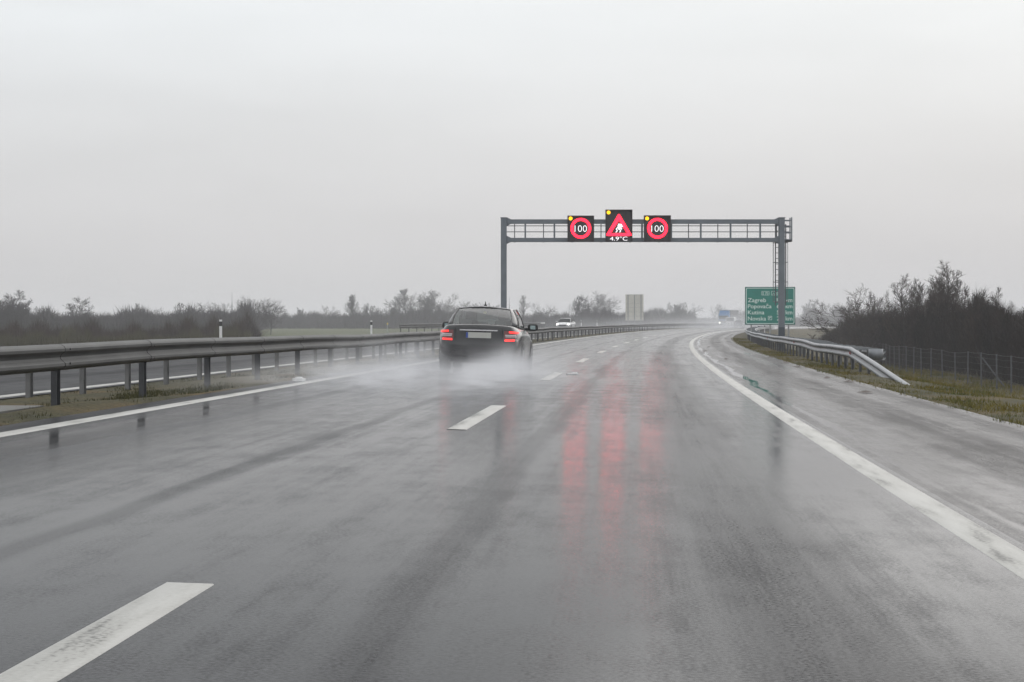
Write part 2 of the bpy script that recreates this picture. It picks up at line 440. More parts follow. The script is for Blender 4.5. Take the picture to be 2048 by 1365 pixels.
def long_rail(name, label, t, face, s0, s1, sp, matb, matp, wob, seed, off=0.):
    g = thing(name, label, 'guardrail', P(s0, t))
    inv = Matrix.Translation(-g.location)
    def put(mb, nm, m, sm=False):
        o = mb.build(nm, m, g, smooth=sm); o.data.transform(inv); return o
    mb = MB(); wbeam(mb, s0, s1, t, face, median_z, wob=wob, seed=seed, ds=1.0)
    for sj in np.arange(s0 + .6, 150, 4.0): wbeam(mb, sj - .17, sj + .17, t, face, median_z, wob=wob, seed=seed, ds=.34, lap=.007)     # lapped joints
    put(mb, 'beam', matb)
    mb = MB(); s = s0 + .6
    while s < s1:                       # splice joints and bolts on the beam
        for dh in (.684, .516):
            b = P(s, t + face * .069, float(median_z(s, t)) + dh)
            mb.tube(b, b + Vector((face * .012, 0, 0)), .014, n=6)
        s += 4.0
        if s > 130: break
    put(mb, 'bolt', M['bolt'])['kind'] = 'stuff'
    s = s0 + .4 + off; n = 0; far = MB()
    while s < s1:
        if n < 99:
            mb = MB(); rail_post(mb, s, t, .66, median_z, face, w=.15); put(mb, 'post', matp)
        else: rail_post(far, s, t, .66, median_z, face, w=.15)
        n += 1; s += sp
    if far.v: put(far, 'post', matp)['kind'] = 'stuff'
    return g
long_rail('guardrail', 'long weathered steel median guardrail on dark posts beside the left edge line', -4.85, 1, 10.2, 470, 4.0, M['rail_old'], M['post_dark'], .012, 1.0)
long_rail('guardrail', 'second median guardrail on paler posts, behind the near one and facing the oncoming lanes', -6.85, -1, 10.2, 470, 2.67, M['rail_old'], M['post_grey'], .010, 4.0, .9)
# outer guardrail of the opposite carriageway: a stretch that ends short of the white car
g = thing('guardrail', 'far guardrail at the outer edge of the oncoming carriageway, low and hazy', 'guardrail', P(150, -18.9))
mb = MB(); wbeam(mb, 150, 246, -18.9, 1, median_z, ds=2.); o = mb.build('beam', M['rail_old'], g); o.data.transform(Matrix.Translation(-g.location))
for s in np.arange(151, 246, 4.0):
    mb = MB(); rail_post(mb, s, -18.9, .66, median_z, 1); o = mb.build('post', M['post_grey'], g); o.data.transform(Matrix.Translation(-g.location))
mb = MB(); q = P(247, -18.9, float(median_z(247, -18.9)) + .68); mb.box(q, (.9, .3, .16), 0, bev=.05)
o = mb.build('end_reflector', M['plastic_white'], g); o.data.transform(Matrix.Translation(-g.location))

# right hand double-sided rail with sloping terminal
SR0, SR1, TR = 57.0, 300.0, 7.72
g = thing('guardrail', 'bright galvanised double sided guardrail by the shoulder, its near end bent down into the grass', 'guardrail', P(SR0, TR))
INV = Matrix.Translation(-g.location)
def put(mb, nm, m, sm=False, par=None):
    o = mb.build(nm, m, par or g, smooth=sm); o.data.transform(INV); return o
def dipz(s): return -.07 * smooth((76 - s) / 8)
def drop(s): return float(dipz(s)) - .60 * max(0., (SR0 - s) / 12.0)
mb = MB(); wbeam(mb, SR0 - 13.2, SR1, TR, -1, median_z, drop=drop, wob=.012, seed=2.2, ds=1.1)
for sj in np.arange(SR0 + 1.9, 170, 4.4): wbeam(mb, sj - .17, sj + .17, TR, -1, median_z, drop=drop, wob=.012, seed=2.2, ds=.34, lap=.007)
put(mb, 'front_beam', M['rail_new'])
mb = MB(); wbeam(mb, SR0 - 1.0, SR1, TR + .82, 1, median_z, drop=lambda s: .07 * 0 + float(dipz(s)), wob=.01, seed=3.1, ds=1.5); put(mb, 'rear_beam', M['rail_new'])
# rounded terminal closing the rear beam
mb = MB(); rings = []
for i in range(9):
    a = math.pi * i / 8
    base = P(SR0 - 1.0 - .32 * math.sin(a), TR + .60 + .20 * math.cos(a), float(median_z(SR0, TR + .6)) + float(dipz(SR0)))
    rings.append([base + Vector((0, 0, hh)) for hh in (.75, .60, .45)])
mb.sweep(rings, False); o = put(mb, 'end_cap', M['rail_new'], True); sm = o.modifiers.new('t', 'SOLIDIFY'); sm.thickness = .008
n = 0; s = SR0 - 5.6; far = MB(); farsp = MB()
while s < SR1:
    if n < 99:
        mb = MB(); rail_post(mb, s, TR + .05, .60 + min(0, drop(s)), median_z, -1, w=.14); put(mb, 'post', M['post_dark'])
    else: rail_post(far, s, TR + .05, .60, median_z, -1, w=.14)
    s += 2.2; n += 1
if far.v: put(far, 'post', M['post_dark'])['kind'] = 'stuff'
n = 0; s = SR0 + .2
while s < SR1 and n < 99:
    z = float(median_z(s, TR)) + .70 + float(dipz(s)); mb = MB()
    a = P(s, TR + .01, z); b = P(s, TR + .80, z)
    mb.box((a + b) / 2, ((b - a).length, .14, .05), math.atan2(b.y - a.y, b.x - a.x)); put(mb, 'spacer', M['rail_new'])
    mb = MB(); rail_post(mb, s, TR + .78, .62, median_z, 1, w=.12); put(mb, 'rear_post', M['post_grey'])
    s += 2.2 if s < 90 else 4.4; n += 1
mb = MB()
for s in np.arange(SR0 - 6, 190, 2.2):
    for dh in (.684, .516):
        b = P(s, TR - .069, float(median_z(s, TR)) + dh + drop(s)); mb.tube(b, b - Vector((.012, 0, 0)), .017, n=6)
put(mb, 'bolt', M['bolt'])['kind'] = 'stuff'
for s in (SR0 - .2, 81., 105.):
    mb = MB(); b = P(s, TR - .04, float(median_z(s, TR)) + .60 + drop(s)); mb.box(b, (.03, .10, .075), -head(s)); put(mb, 'reflector', M['refl_red'])

# ------------------------------------------------------------------ gantry
GZ = 100.0
def gp(px, py): return Vector(((px - CX) / F * GZ, GZ, EYE + (YH - py) / F * GZ))
gl = gp(1007.5, 0).x; gr = gp(1563, 0).x
zl = gz(gl, GZ); zr = gz(gr, GZ)
G = thing('sign_gantry', 'grey steel sign gantry spanning the carriageway from the median to the right verge', 'gantry', (0, GZ, 0))
def gput(mb, nm, m, par=None, sm=False):
    o = mb.build(nm, m, par or G, smooth=sm)
    o.data.transform(Matrix.Translation((0, -GZ, 0))); return o
ztop = gp(0, 437).z; zc_t, zc_b = gp(0, 439.3).z, gp(0, 448.2).z; zd_t, zd_b = gp(0, 476.3).z, gp(0, 484.2).z
for xx, zb in ((gl, zl), (gr, zr)):
    mb = MB(); zs = gp(0, 655).z
    mb.box((xx, GZ, (zs + ztop) / 2), (.30, .34, ztop - zs), bev=.03); mb.box((xx, GZ, ztop + .02), (.34, .38, .045))
    gput(mb, 'post', M['gantry'])
    mb = MB(); mb.box((xx, GZ, (zs + zb - .3) / 2), (.306, .346, zs - zb + .3), bev=.03); mb.box((xx, GZ, zb + .04), (.6, .6, .1))
    gput(mb, 'post_base', M['gantry_low'])
for a, b, nm in ((zc_t, zc_b, 'top_chord'), (zd_t, zd_b, 'bottom_chord')):
    mb = MB(); mb.box(((gl + gr) / 2, GZ, (a + b) / 2), (gr - gl - .30, .20, a - b)); gput(mb, nm, M['gantry'])
mb = MB()
for xx, sg in ((gl + .15, 1), (gr - .15, -1)):
    for zz, dn in ((zc_b, -1), (zc_t, 1), (zd_b, -1), (zd_t, 1)):
        v = [(xx, -.06, zz), (xx + sg * .22, -.06, zz), (xx, -.06, zz + dn * .11)]
        vv = [(p[0], GZ + p[1], p[2]) for p in v] + [(p[0], GZ + .06, p[2]) for p in v]
        mb.add(vv, [(0, 1, 2), (5, 4, 3), (0, 3, 4, 1), (1, 4, 5, 2), (2, 5, 3, 0)])
gput(mb, 'gusset', M['gantry'])
for px in (1050.5, 1108.8, 1167, 1226, 1284, 1342.5, 1401.5, 1461, 1520.3):
    mb = MB(); mb.box((gp(px, 0).x, GZ, (zc_b + zd_t) / 2), (.085, .12, zc_b - zd_t)); gput(mb, 'strut', M['gantry'])
wy = GZ + .95
mb = MB(); mb.box(((gl + gr) / 2 + .3, GZ + .55, zd_b + .05), (gr - gl + .55, .78, .05)); gput(mb, 'walkway', M['steel_thin'])
rail = None
mb = MB()
for py in (441, 452.2, 464.2):
    zz = EYE + (YH - py) / F * wy
    mb.box(((gl + gr) / 2 + .25, wy, zz), (gr - gl + .55, .035, .038))
rail = gput(mb, 'railing', M['steel_thin'])
for px in (1029.3, 1087, 1144, 1202, 1260, 1318, 1377, 1435.6, 1494.5, 1553):
    mb = MB(); mb.box(((px - CX) / F * wy, wy, (zd_b + zc_t) / 2), (.045, .035, zc_t - zd_b)); gput(mb, 'railing_post', M['steel_thin'], rail)
# end platform overhanging to the right
mb = MB(); xe = gp(1584.5, 0).x; xs = gr + .15
mb.box(((xs + xe) / 2, GZ + .3, zd_b + .11), (xe - xs, .7, .06))
for yy in (GZ, GZ + .6):
    for py in (441, 453.5, 465.5): mb.box(((xs + xe) / 2, yy, gp(0, py).z), (xe - xs, .04, .045))
    mb.box((xe - .03, yy, (zd_b + zc_t) / 2 + .12), (.06, .05, zc_t - zd_b - .02))
gput(mb, 'end_platform', M['gantry'])
lad = MB(); ly = GZ + .34
x1, x2 = gr - .26, gr + .26
for xx in (x1, x2): lad.box((xx, ly, (zc_b + zr + 2.3) / 2), (.05, .05, zc_b - zr - 2.3))
zz = zr + 2.45
while zz < zc_b: lad.tube((x1, ly, zz), (x2, ly, zz), .016, n=6); zz += .28
lad = gput(lad, 'ladder', M['steel_thin'])
cg = MB(); zz = zr + 2.5
while zz < zd_b + .1:
    pts = [(gr + .37 * math.cos(a) , ly + .05 + .62 * math.sin(a), zz) for a in np.linspace(0, math.pi, 9)]
    cg.poly(pts, .022, 5); zz += 1.0
for a in np.linspace(0, math.pi, 7):
    xx, yy = gr + .37 * math.cos(a), ly + .05 + .62 * math.sin(a); cg.tube((xx, yy, zr + 2.5), (xx, yy, zd_b), .014, n=5)
gput(cg, 'safety_cage', M['steel_thin'], lad)

# text -> mesh
def text_mesh(txt, size, depth=.004, spacing=1.0, off=0.0):
    cu = bpy.data.curves.new('t', 'FONT'); cu.body = txt; cu.size = size; cu.extrude = depth / 2; cu.space_character = spacing; cu.offset = off; cu.resolution_u = 3
    ob = bpy.data.objects.new('t', cu); COL.objects.link(ob)
    dg = bpy.context.evaluated_depsgraph_get(); me = bpy.data.meshes.new_from_object(ob.evaluated_get(dg))
    bpy.data.objects.remove(ob); bpy.data.curves.remove(cu); return me
def lettering(txt, x0, z0, height, width, y, m, name, parent, spacing=1.0, off=0.0, align='fit'):
    """text standing in the x-z plane facing -y, its box fitted: lower left x0, z0, cap height, width (or None)"""
    me = text_mesh(txt, 1.0, .02, spacing, off)
    co = np.empty(len(me.vertices) * 3, np.float32); me.vertices.foreach_get('co', co); co = co.reshape(-1, 3)
    cap = .73
    sx = sz = height / cap
    x_min, x_max = co[:, 0].min(), co[:, 0].max()
    if width: sx = width / (x_max - x_min)
    out = np.empty_like(co)
    out[:, 0] = x0 + (co[:, 0] - x_min) * sx; out[:, 2] = z0 + co[:, 1] * sz; out[:, 1] = y - co[:, 2] * .3
    me.vertices.foreach_set('co', out.ravel()); me.materials.clear(); me.materials.append(m); me.update(); me.name = name
    o = bpy.data.objects.new(name, me); COL.objects.link(o); o.parent = parent
    return o

def vms(label, px0, px1, py0, py1):
    Zf = GZ - .42
    k = Zf / F
    c = Vector((((px0 + px1) / 2 - CX) * k, Zf, EYE + (YH - (py0 + py1) / 2) * k))
    w, h = (px1 - px0) * k, (py1 - py0) * k
    t = thing('matrix_sign', label, 'electronic sign', c, group='matrix signs hanging on the gantry')
    mb = MB(); mb.box((0, .15, 0), (w, .26, h)); mb.box((0, .05, h / 2 + .012), (w + .05, .42, .03)); mb.box((-w / 2 - .01, .06, 0), (.03, .34, h)); mb.box((w / 2 + .01, .06, 0), (.03, .34, h))
    for q in (-.25, 0., .25): mb.box((q * w, .017, 0), (.006, .012, h * .98))
    mb.box((0, .32, 0), (w * .5, .12, h * .6))
    mb.build('housing', M['vms'], t)
    return t, k, c
def ring(mb, cx, cz, ro, ri, y, n=40, th=.02):
    rings = []
    for i in range(n + 1):
        a = 2 * math.pi * i / n; ca, sa = math.cos(a), math.sin(a)
        rings.append([(cx + ro * ca, y, cz + ro * sa), (cx + ri * ca, y, cz + ri * sa), (cx + ri * ca, y + th, cz + ri * sa), (cx + ro * ca, y + th, cz + ro * sa)])
    mb.sweep(rings, True)
for (px0, px1, py0, py1, lx, label) in ((1136, 1187, 433, 484, 1161.6, 'black matrix sign showing 100 in a red ring, next to the left gantry post'),
                                    (1289, 1340.5, 432.5, 484, 1315, 'black matrix sign showing 100 in a red ring, to the right of the triangle sign')):
    t, k, c = vms(label, px0, px1, py0, py1)
    mb = MB(); ring(mb, (lx - CX) * k - c.x, EYE + (YH - 457.1) * k - c.z, 20.4 * k, 15.2 * k, -.012); mb.build('red_ring', M['red'], t)
    lettering('100', (lx - 12.2 - CX) * k - c.x, EYE + (YH - 464.2) * k - c.z, 14.0 * k, 24.4 * k, -.008, M['white_led'], 'speed_figure', t, off=-.016)
    mb = MB(); mb.disc(((px0 + 5.2 - CX) * k - c.x, -.012, EYE + (YH - 437.4) * k - c.z), 3.7 * k, .04, 20); mb.build('amber_lamp', M['amber'], t)
t, k, c = vms('taller black matrix sign with red warning triangle, skidding car and 4.9 degrees reading', 1212, 1263.6, 421, 484)
def L2(px, py): return ((px - CX) * k - c.x, EYE + (YH - py) * k - c.z)
def tri(mb, y, outer, inner, th=.02, seg=5):
    def rounded(pts, r):
        out = []
        for i in range(3):
            a, b, d = Vector(pts[i - 1]), Vector(pts[i]), Vector(pts[(i + 1) % 3])
            u = (a - b).normalized() * r; v = (d - b).normalized() * r
            for q in range(seg + 1):
                f = q / seg; out.append(b + u * (1 - f) ** 2 + v * f ** 2)
        return out
    o = rounded(outer, .10); i_ = rounded(inner, .01)
    n = len(o); rings = []
    for j in range(n + 1):
        a, b = o[j % n], i_[j % n]
        rings.append([(a.x, y, a.y), (b.x, y, b.y), (b.x, y + th, b.y), (a.x, y + th, a.y)])
    mb.sweep(rings, True)
mb = MB(); tri(mb, -.012, [L2(1237.9, 427), L2(1264.2, 472), L2(1211.6, 472)], [L2(1237.9, 441), L2(1254.2, 467), L2(1221.6, 467)]); mb.build('red_triangle', M['red'], t)
mb = MB()
for (x_, y_, w_, h_, sk) in ((1240.2, 449.3, 8.5, 2.2, 2.0), (1240.8, 452.4, 12.0, 3.0, 1.6), (1238.2, 455.2, 9.5, 1.6, -.6)):
    a = L2(x_ - w_ / 2, y_ + h_ / 2 + sk * -.3); b = L2(x_ + w_ / 2, y_ + h_ / 2 + sk * .3); d = L2(x_ + w_ / 2 - 1, y_ - h_ / 2 + sk * .3); e = L2(x_ - w_ / 2 + 1, y_ - h_ / 2 - sk * .3)
    v = [(p[0], -.012, p[1]) for p in (a, b, d, e)]; v += [(p[0], .006, p[2]) for p in v]
    mb.add(v, [(0, 1, 2, 3), (7, 6, 5, 4), (0, 4, 5, 1), (1, 5, 6, 2), (2, 6, 7, 3), (3, 7, 4, 0)])
mb.build('skidding_car_symbol', M['white_led'], t)
mb = MB()
for pts in ([(1235.5, 455.5), (1232.2, 458.8), (1234.8, 461.6), (1231.6, 465.4)], [(1241.8, 455.5), (1238.6, 458.8), (1241.4, 461.6), (1239.2, 465.4)], [(1238, 456.5), (1236.3, 459.5)], [(1243.5, 456), (1242.6, 460)]):
    q = [L2(*p) for p in pts]; mb.poly([(p[0], -.006, p[1]) for p in q], .9 * k, 6)
mb.build('skid_mark_symbol', M['white_led'], t)
a = L2(1219.8, 481.6); lettering('4.9°C', a[0], a[1], 8.2 * k, 35 * k, -.008, M['white_led'], 'temperature_figure', t, off=-.004)
mb = MB(); a = L2(1217.2, 425.4); mb.disc((a[0], -.012, a[1]), 3.7 * k, .04, 20); mb.build('amber_lamp', M['amber'], t)

# ------------------------------------------------------------------ green direction sign
def rrect(x0, z0, x1, z1, r, n=5):
    out = []
    for cx_, cz_, a0 in ((x1 - r, z1 - r, 0), (x0 + r, z1 - r, 90), (x0 + r, z0 + r, 180), (x1 - r, z0 + r, 270)):
        for q in range(n + 1):
            a = R(a0 + 90 * q / n); out.append((cx_ + r * math.cos(a), cz_ + r * math.sin(a)))
    return out
def frame_line(mb, x0, z0, x1, z1, r, w, y, th=.004):
    o = rrect(x0, z0, x1, z1, r); i_ = rrect(x0 + w, z0 + w, x1 - w, z1 - w, max(.005, r - w)); n = len(o)
    mb.sweep([[(o[j % n][0], y, o[j % n][1]), (i_[j % n][0], y, i_[j % n][1]), (i_[j % n][0], y + th, i_[j % n][1]), (o[j % n][0], y + th, o[j % n][1])] for j in range(n + 1)], True)
SZ = 146.0; k = SZ / F
sc_ = Vector(((1540 - CX) * k, SZ, 0)); sc_.z = gz(sc_.x, SZ)
S = thing('direction_sign', 'large green distance sign with white lettering Zagreb, Popovača, Kutina and Novska on three posts', 'road sign', sc_)
def S2(px, py): return ((px - CX) * k - sc_.x, EYE + (YH - py) * k - sc_.z)
(xa, za), (xb, zb) = S2(1490, 650), S2(1590.5, 574.3)
mb = MB(); mb.box(((xa + xb) / 2, .03, (za + zb) / 2), (xb - xa, .04, zb - za)); mb.build('frame', M['sign_edge'], S)
mb = MB(); mb.box(((xa + xb) / 2, .004, (za + zb) / 2), (xb - xa - .07, .012, zb - za - .07)); mb.build('panel', M['sign_green'], S)
mb = MB(); frame_line(mb, xa + .07, za + .07, xb - .07, zb - .07, .12, .045, -.006); mb.build('border', M['sign_white'], S)
for txt, xw, dist, pyb in (('Zagreb', 36.5, '112', 604.6), ('Popovača', 47.5, '61', 616.9), ('Kutina', 33.0, '54', 629.1), ('Novska', 36.5, '23', 641.4)):
    a = S2(1495.6, pyb); lettering(txt, a[0], a[1], 8.4 * k, xw * k, -.004, M['sign_white'], 'place_name', S, off=.008)
    a = S2(1553.5, pyb); lettering(dist, a[0], a[1], 8.4 * k, 5.6 * k * len(dist), -.004, M['sign_white'], 'distance_figure', S, off=.008)
    a = S2(1571.3, pyb); lettering('km', a[0], a[1], 8.6 * k, 13.4 * k, -.004, M['sign_white'], 'unit', S, off=.008)
for txt, p0, p1 in (('E 70', 1523, 1538.5), ('A 3', 1542.5, 1555.5)):
    a = S2(p0, 591); b = S2(p1, 583); mb = MB(); frame_line(mb, a[0], a[1], b[0], b[1], .04, .022, -.006); pl = mb.build('route_plate', M['sign_white'], S)
    a = S2(p0 + 2.4, 589.6); lettering(txt, a[0], a[1], 5.2 * k, (p1 - p0 - 4.8) * k, -.004, M['sign_white'], 'route_number', pl)
mb = MB(); a = S2(1536, 640.5); b = S2(1544, 632.5); frame_line(mb, a[0], a[1], b[0], b[1], .03, .03, -.006)
mb.tube((a[0] + .07, -.004, a[1] + .08), (b[0] - .07, -.004, b[1] - .07), .018, n=5); mb.tube((a[0] + .08, -.004, b[1] - .12), (b[0] - .12, -.004, b[1] - .08), .018, n=5)
o = mb.build('exit_symbol', M['sign_white'], S)
for px in (1503, 1540.5, 1577.5):
    x_ = S2(px, 0)[0]; zg = gz(sc_.x + x_, SZ) - sc_.z
    mb = MB(); mb.box((x_, .13, (zb - .1 + zg - .2) / 2), (.10, .14, zb - .1 - zg + .2)); mb.build('post', M['alu_post'], S)

# board seen from behind on the far side
BZ = 345.0; k = BZ / F; bx = (1269 - CX) * k
B = thing('road_sign_back', 'tall pale grey back of a sign board on three posts beyond the median', 'road sign', (bx, BZ, gz(bx, BZ)))
za_, zb_ = EYE + (YH - 642) * k - B.location.z, EYE + (YH - 589.3) * k - B.location.z; hw = 18 * k
mb = MB(); mb.box((0, 0, (za_ + zb_) / 2), (2 * hw, .05, zb_ - za_)); mb.build('panel', M['alu'], B)
mb = MB()
for q in np.linspace(0, 1, 7): mb.box((0, -.045, za_ + .06 + (zb_ - za_ - .12) * q), (2 * hw - .02, .03, .03))
mb.build('stiffener', M['alu_post'], B)
for q in (-.72, 0, .72):
    mb = MB(); mb.box((q * hw, -.09, (zb_ - .02) / 2 - .1), (.13, .10, zb_ + .18)); mb.build('post', M['alu_post'], B)

# ------------------------------------------------------------------ small roadside things
def delineator(s, t, label, zf, flip=1, proto=[None]):
    base = P(s, t, float(zf(s, t)) - .02)
    if proto[0] is None:
        d = thing('delineator_post', label, 'delineator', base, (0, 0, -head(s)), 'white delineator posts along the motorway')
        mb = MB(); mb.box((0, 0, .40), (.13, .10, .80), bev=.03); mb.build('post', M['plastic_white'], d)
        mb = MB(); mb.box((0, 0, .83), (.134, .104, .22), bev=.03); band = mb.build('black_band', M['plastic_black'], d)
        mb = MB(); mb.box((0, -.056, .83), (.045, .012, .12)); mb.build('reflector', M['bolt'], band)
        mb = MB(); mb.box((0, 0, .985), (.13, .10, .09), bev=.03); mb.build('cap', M['plastic_white'], d)
        proto[0] = d
    else:
        d = copy_tree(proto[0]); d.location = base; d.rotation_euler = (0, 0, -head(s)); d['label'] = label
    return d
delineator(93, -18.75, 'white delineator post with black band above the guardrail, nearest on the left', median_z)
delineator(137, -18.75, 'white delineator post with black band before the green field, left of the black car', median_z)
delineator(287, -18.8, 'small pale delineator post in the haze between white car and grey board', median_z)
delineator(305, -18.8, 'faint delineator post just left of the grey sign back', median_z)
delineator(236, 8.5, 'delineator post seen between the guardrail end and the left leg of the green sign', median_z)
delineator(262, 8.6, 'delineator post seen just right of the left leg of the green sign', median_z)
mx, my = at(775, 330); mz = gz(mx, my)
d = thing('marker_post', 'thin marker post with yellow top standing in the field', 'marker post', (mx, my, mz))
zt = EYE + (YH - 646) / F * my - mz
mb = MB(); mb.tube((0, 0, -.1), (0, 0, zt - .3), .07, n=8); mb.build('post', M['alu_post'], d)
mb = MB(); mb.tube((0, 0, zt - .3), (0, 0, zt), .13, .09, n=8); mb.build('top', M['refl_yellow'], d)
# concrete slab in the median grass
mb = MB(); q = P(21.6, -5.6, float(median_z(21.6, -5.6)) + .015); mb.box((0, 0, 0), (1.0, 2.6, .10), -head(21), bev=.05)
tag(mb.build('concrete_slab', M['concrete'], loc=q), 'flat grey concrete slab in the median grass under the near guardrail', 'slab')
# raised road marker and litter
q = P(33.3, -3.92, float(road_z(33.3, -3.92)) + .03); mb = MB(); mb.box((0, 0, 0), (.22, .16, .05), bev=.05); mb.box((0, 0, .035), (.12, .10, .03), bev=.03)
tag(mb.build('road_stud', M['plastic_white'], loc=q), 'white raised stud beside the left edge line', 'road stud')
q = P(43.0, .35, float(road_z(43, .35)) + .012); mb = MB(); mb.box((0, 0, 0), (.26, .2, .02), .4, bev=.06); mb.box((.05, .02, .02), (.1, .12, .03), .9, bev=.03)
tag(mb.build('litter', M['plastic_white'], loc=q), 'crumpled white scrap lying near the third lane dash', 'litter')
spots = [(68, 4.55), (102, 4.55), (118, 5.9), (64, 6.35), (58, 6.3), (46, 6.1), (43, 6.3), (84, 6.5), (92, 6.55), (36, 5.9), (75, 6.45), (88, 4.2)]
mb = MB()
for i, (s, t) in enumerate(spots):
    b = P(s, t, float(road_z(s, t)) + .012); r_ = .05 + .05 * random.random(); n = 7
    ring_ = [b + Vector((r_ * 1.6 * math.cos(a) * (.7 + .5 * random.random()), r_ * 2.2 * math.sin(a) * (.7 + .5 * random.random()), 0)) for a in np.linspace(0, 2 * math.pi, n, endpoint=False)]
    mb.add(ring_ + [b + Vector((0, 0, .035))], [(j, (j + 1) % n, n) for j in range(n)])
tag(mb.build('leaf_litter', M['leaf']), 'scattered dead leaves and clods along the wet shoulder edge', kind='stuff')

# ------------------------------------------------------------------ fence on the right
fs = thing('wire_fence', 'low wire mesh fence on thin grey posts below the right verge, before the dark thicket', 'fence', P(66, 17.0, float(ground_z(66, 17))))
INVF = Matrix.Translation(-fs.location)
posts = []; s = 54.0; i = -4
while s < 190:
    t = 17.0 + .25 * math.sin(s * .09)
    b = P(s, t, float(ground_z(s, t, False))); hgt = 1.55 + .06 * random.uniform(-1, 1); lean = Vector((random.uniform(-.05, .05), 0, 0))
    mb = MB(); mb.tube(b - Vector((0, 0, .2)), b + Vector((0, 0, hgt)) + lean, .036, .034, n=8)
    if i == 6: mb.tube(b + Vector((.95, -.6, 0)), b + Vector((.05, 0, 1.35)), .045, .04, n=6)
    o = mb.build('post', M['wood_post'], fs); o.data.transform(INVF); posts.append((b, hgt, lean)); s += 4.05 + random.uniform(-.4, .4); i += 1
mb = MB()
for (b0, h0, l0), (b1, h1, l1) in zip(posts[:-1], posts[1:]):
    for f in (.08, .28, .48, .68, .86, .985):
        a = b0 + Vector((0, 0, h0 * f)) + l0 * f; c_ = b1 + Vector((0, 0, h1 * f)) + l1 * f; m_ = (a + c_) / 2 - Vector((0, 0, .03))
        mb.poly([a, m_, c_], .0025 if f < .95 else .005, 4)
    n = 14
    for q in range(1, n):
        a = b0.lerp(b1, q / n); mb.tube(a + Vector((0, 0, .1)), a + Vector((0, 0, 1.45)), .0025, n=3, cap=False)
o = mb.build('wire_mesh', M['wire'], fs); o.data.transform(INVF)

# ------------------------------------------------------------------ masts
def mast(px, Z, ytop, label):
    x_, y_ = at(px, Z); z_ = gz(x_, y_); h_ = EYE + (YH - ytop) / F * Z - z_
    m_ = thing('lattice_mast', label, 'mast', (x_, y_, z_)); w = h_ * .05
    mb = MB(); lv = 9
    def c(i, q): f = 1 - .9 * i / lv; a = math.pi / 4 + q * math.pi / 2; return Vector((w * f * math.cos(a), w * f * math.sin(a), h_ * .72 * i / lv))
    for i in range(lv):
        for q in range(4):
            mb.tube(c(i, q), c(i + 1, q), .09, n=4); mb.tube(c(i, q), c(i + 1, (q + 1) % 4), .05, n=4); mb.tube(c(i, q), c(i, (q + 1) % 4), .05, n=4)
    mb.build('tower', M['steel_thin'], m_)
    mb = MB(); mb.tube((0, 0, h_ * .70), (0, 0, h_), .14, .06, n=6); mb.build('antenna', M['steel_thin'], m_)
mast(464, 900, 585, 'thin hazy lattice mast above the wood, left of the round two stemmed tree')
mast(1018.5, 900, 594, 'very faint mast just right of the left gantry post')

# ------------------------------------------------------------------ trees
def grow(rng, style, height):
    """returns segments (p0, p1, r0, r1, level)"""
    segs = []
    def branch(p, d, length, r, lv, maxlv):
        nseg = 5 if lv == 0 else (4 if lv == 1 else (3 if lv < maxlv else 2)); q = p.copy(); dd = d.copy(); rr = r; pts = [(q.copy(), rr, dd.copy())]
        for i in range(nseg):
            wob = .10 if lv == 0 else .20
            dd = dd + np.array([rng.normal(0, wob), rng.normal(0, wob), rng.normal(0, wob * .6)]); dd[2] += style['trop'] * (0 if lv == 0 else 1)
            dd /= np.linalg.norm(dd); r2 = r * (1 - (i + 1) / nseg * style['taper']); q2 = q + dd * length / nseg
            segs.append((q, q2, rr, max(r2, style['rmin']), lv)); q = q2; rr = max(r2, style['rmin']); pts.append((q.copy(), rr, dd.copy()))
        if lv >= maxlv: return
        nch = style['n'][lv]
        for c in range(nch):
            f = style['start'] if lv == 0 else .2
            f = f + (1 - f) * ((c + rng.uniform(.1, .9)) / nch); j = min(int(f * nseg), nseg - 1); u = f * nseg - j
            b = pts[j][0] * (1 - u) + pts[j + 1][0] * u; br = pts[j][1] * (1 - u) + pts[j + 1][1] * u; pd = pts[j][2]
            az = c * 2.399 + rng.uniform(-.5, .5); perp = np.array([math.cos(az), math.sin(az), rng.uniform(-.15, .3)])
            perp = perp - pd * perp.dot(pd); perp /= np.linalg.norm(perp) + 1e-9
            ang = math.radians(style['ang'][min(lv, len(style['ang']) - 1)] * rng.uniform(.75, 1.25)); nd = pd * math.cos(ang) + perp * math.sin(ang)
            if lv == 0: ln = style['len'] * height * style['env']((f - style['start']) / (1 - style['start'])) * rng.uniform(.75, 1.2)
            else: ln = length * style['ratio'] * (1.1 - .5 * f) * rng.uniform(.7, 1.25)
            branch(b, nd, ln, max(br * .55, style['rmin']), lv + 1, maxlv)
    for st in range(style['stems']):
        a = rng.uniform(0, 6.28); lean = style['lean']
        d = np.array([math.cos(a) * lean * rng.uniform(.3, 1), math.sin(a) * lean * rng.uniform(.3, 1), 1.]); d /= np.linalg.norm(d)
        off = np.array([rng.normal(0, style['spread']), rng.normal(0, style['spread']), -.2])
        branch(off, d, height * style['trunk'] * rng.uniform(.8, 1.05), style['r0'] * height * rng.uniform(.8, 1.1), 0, style['levels'])
    return segs
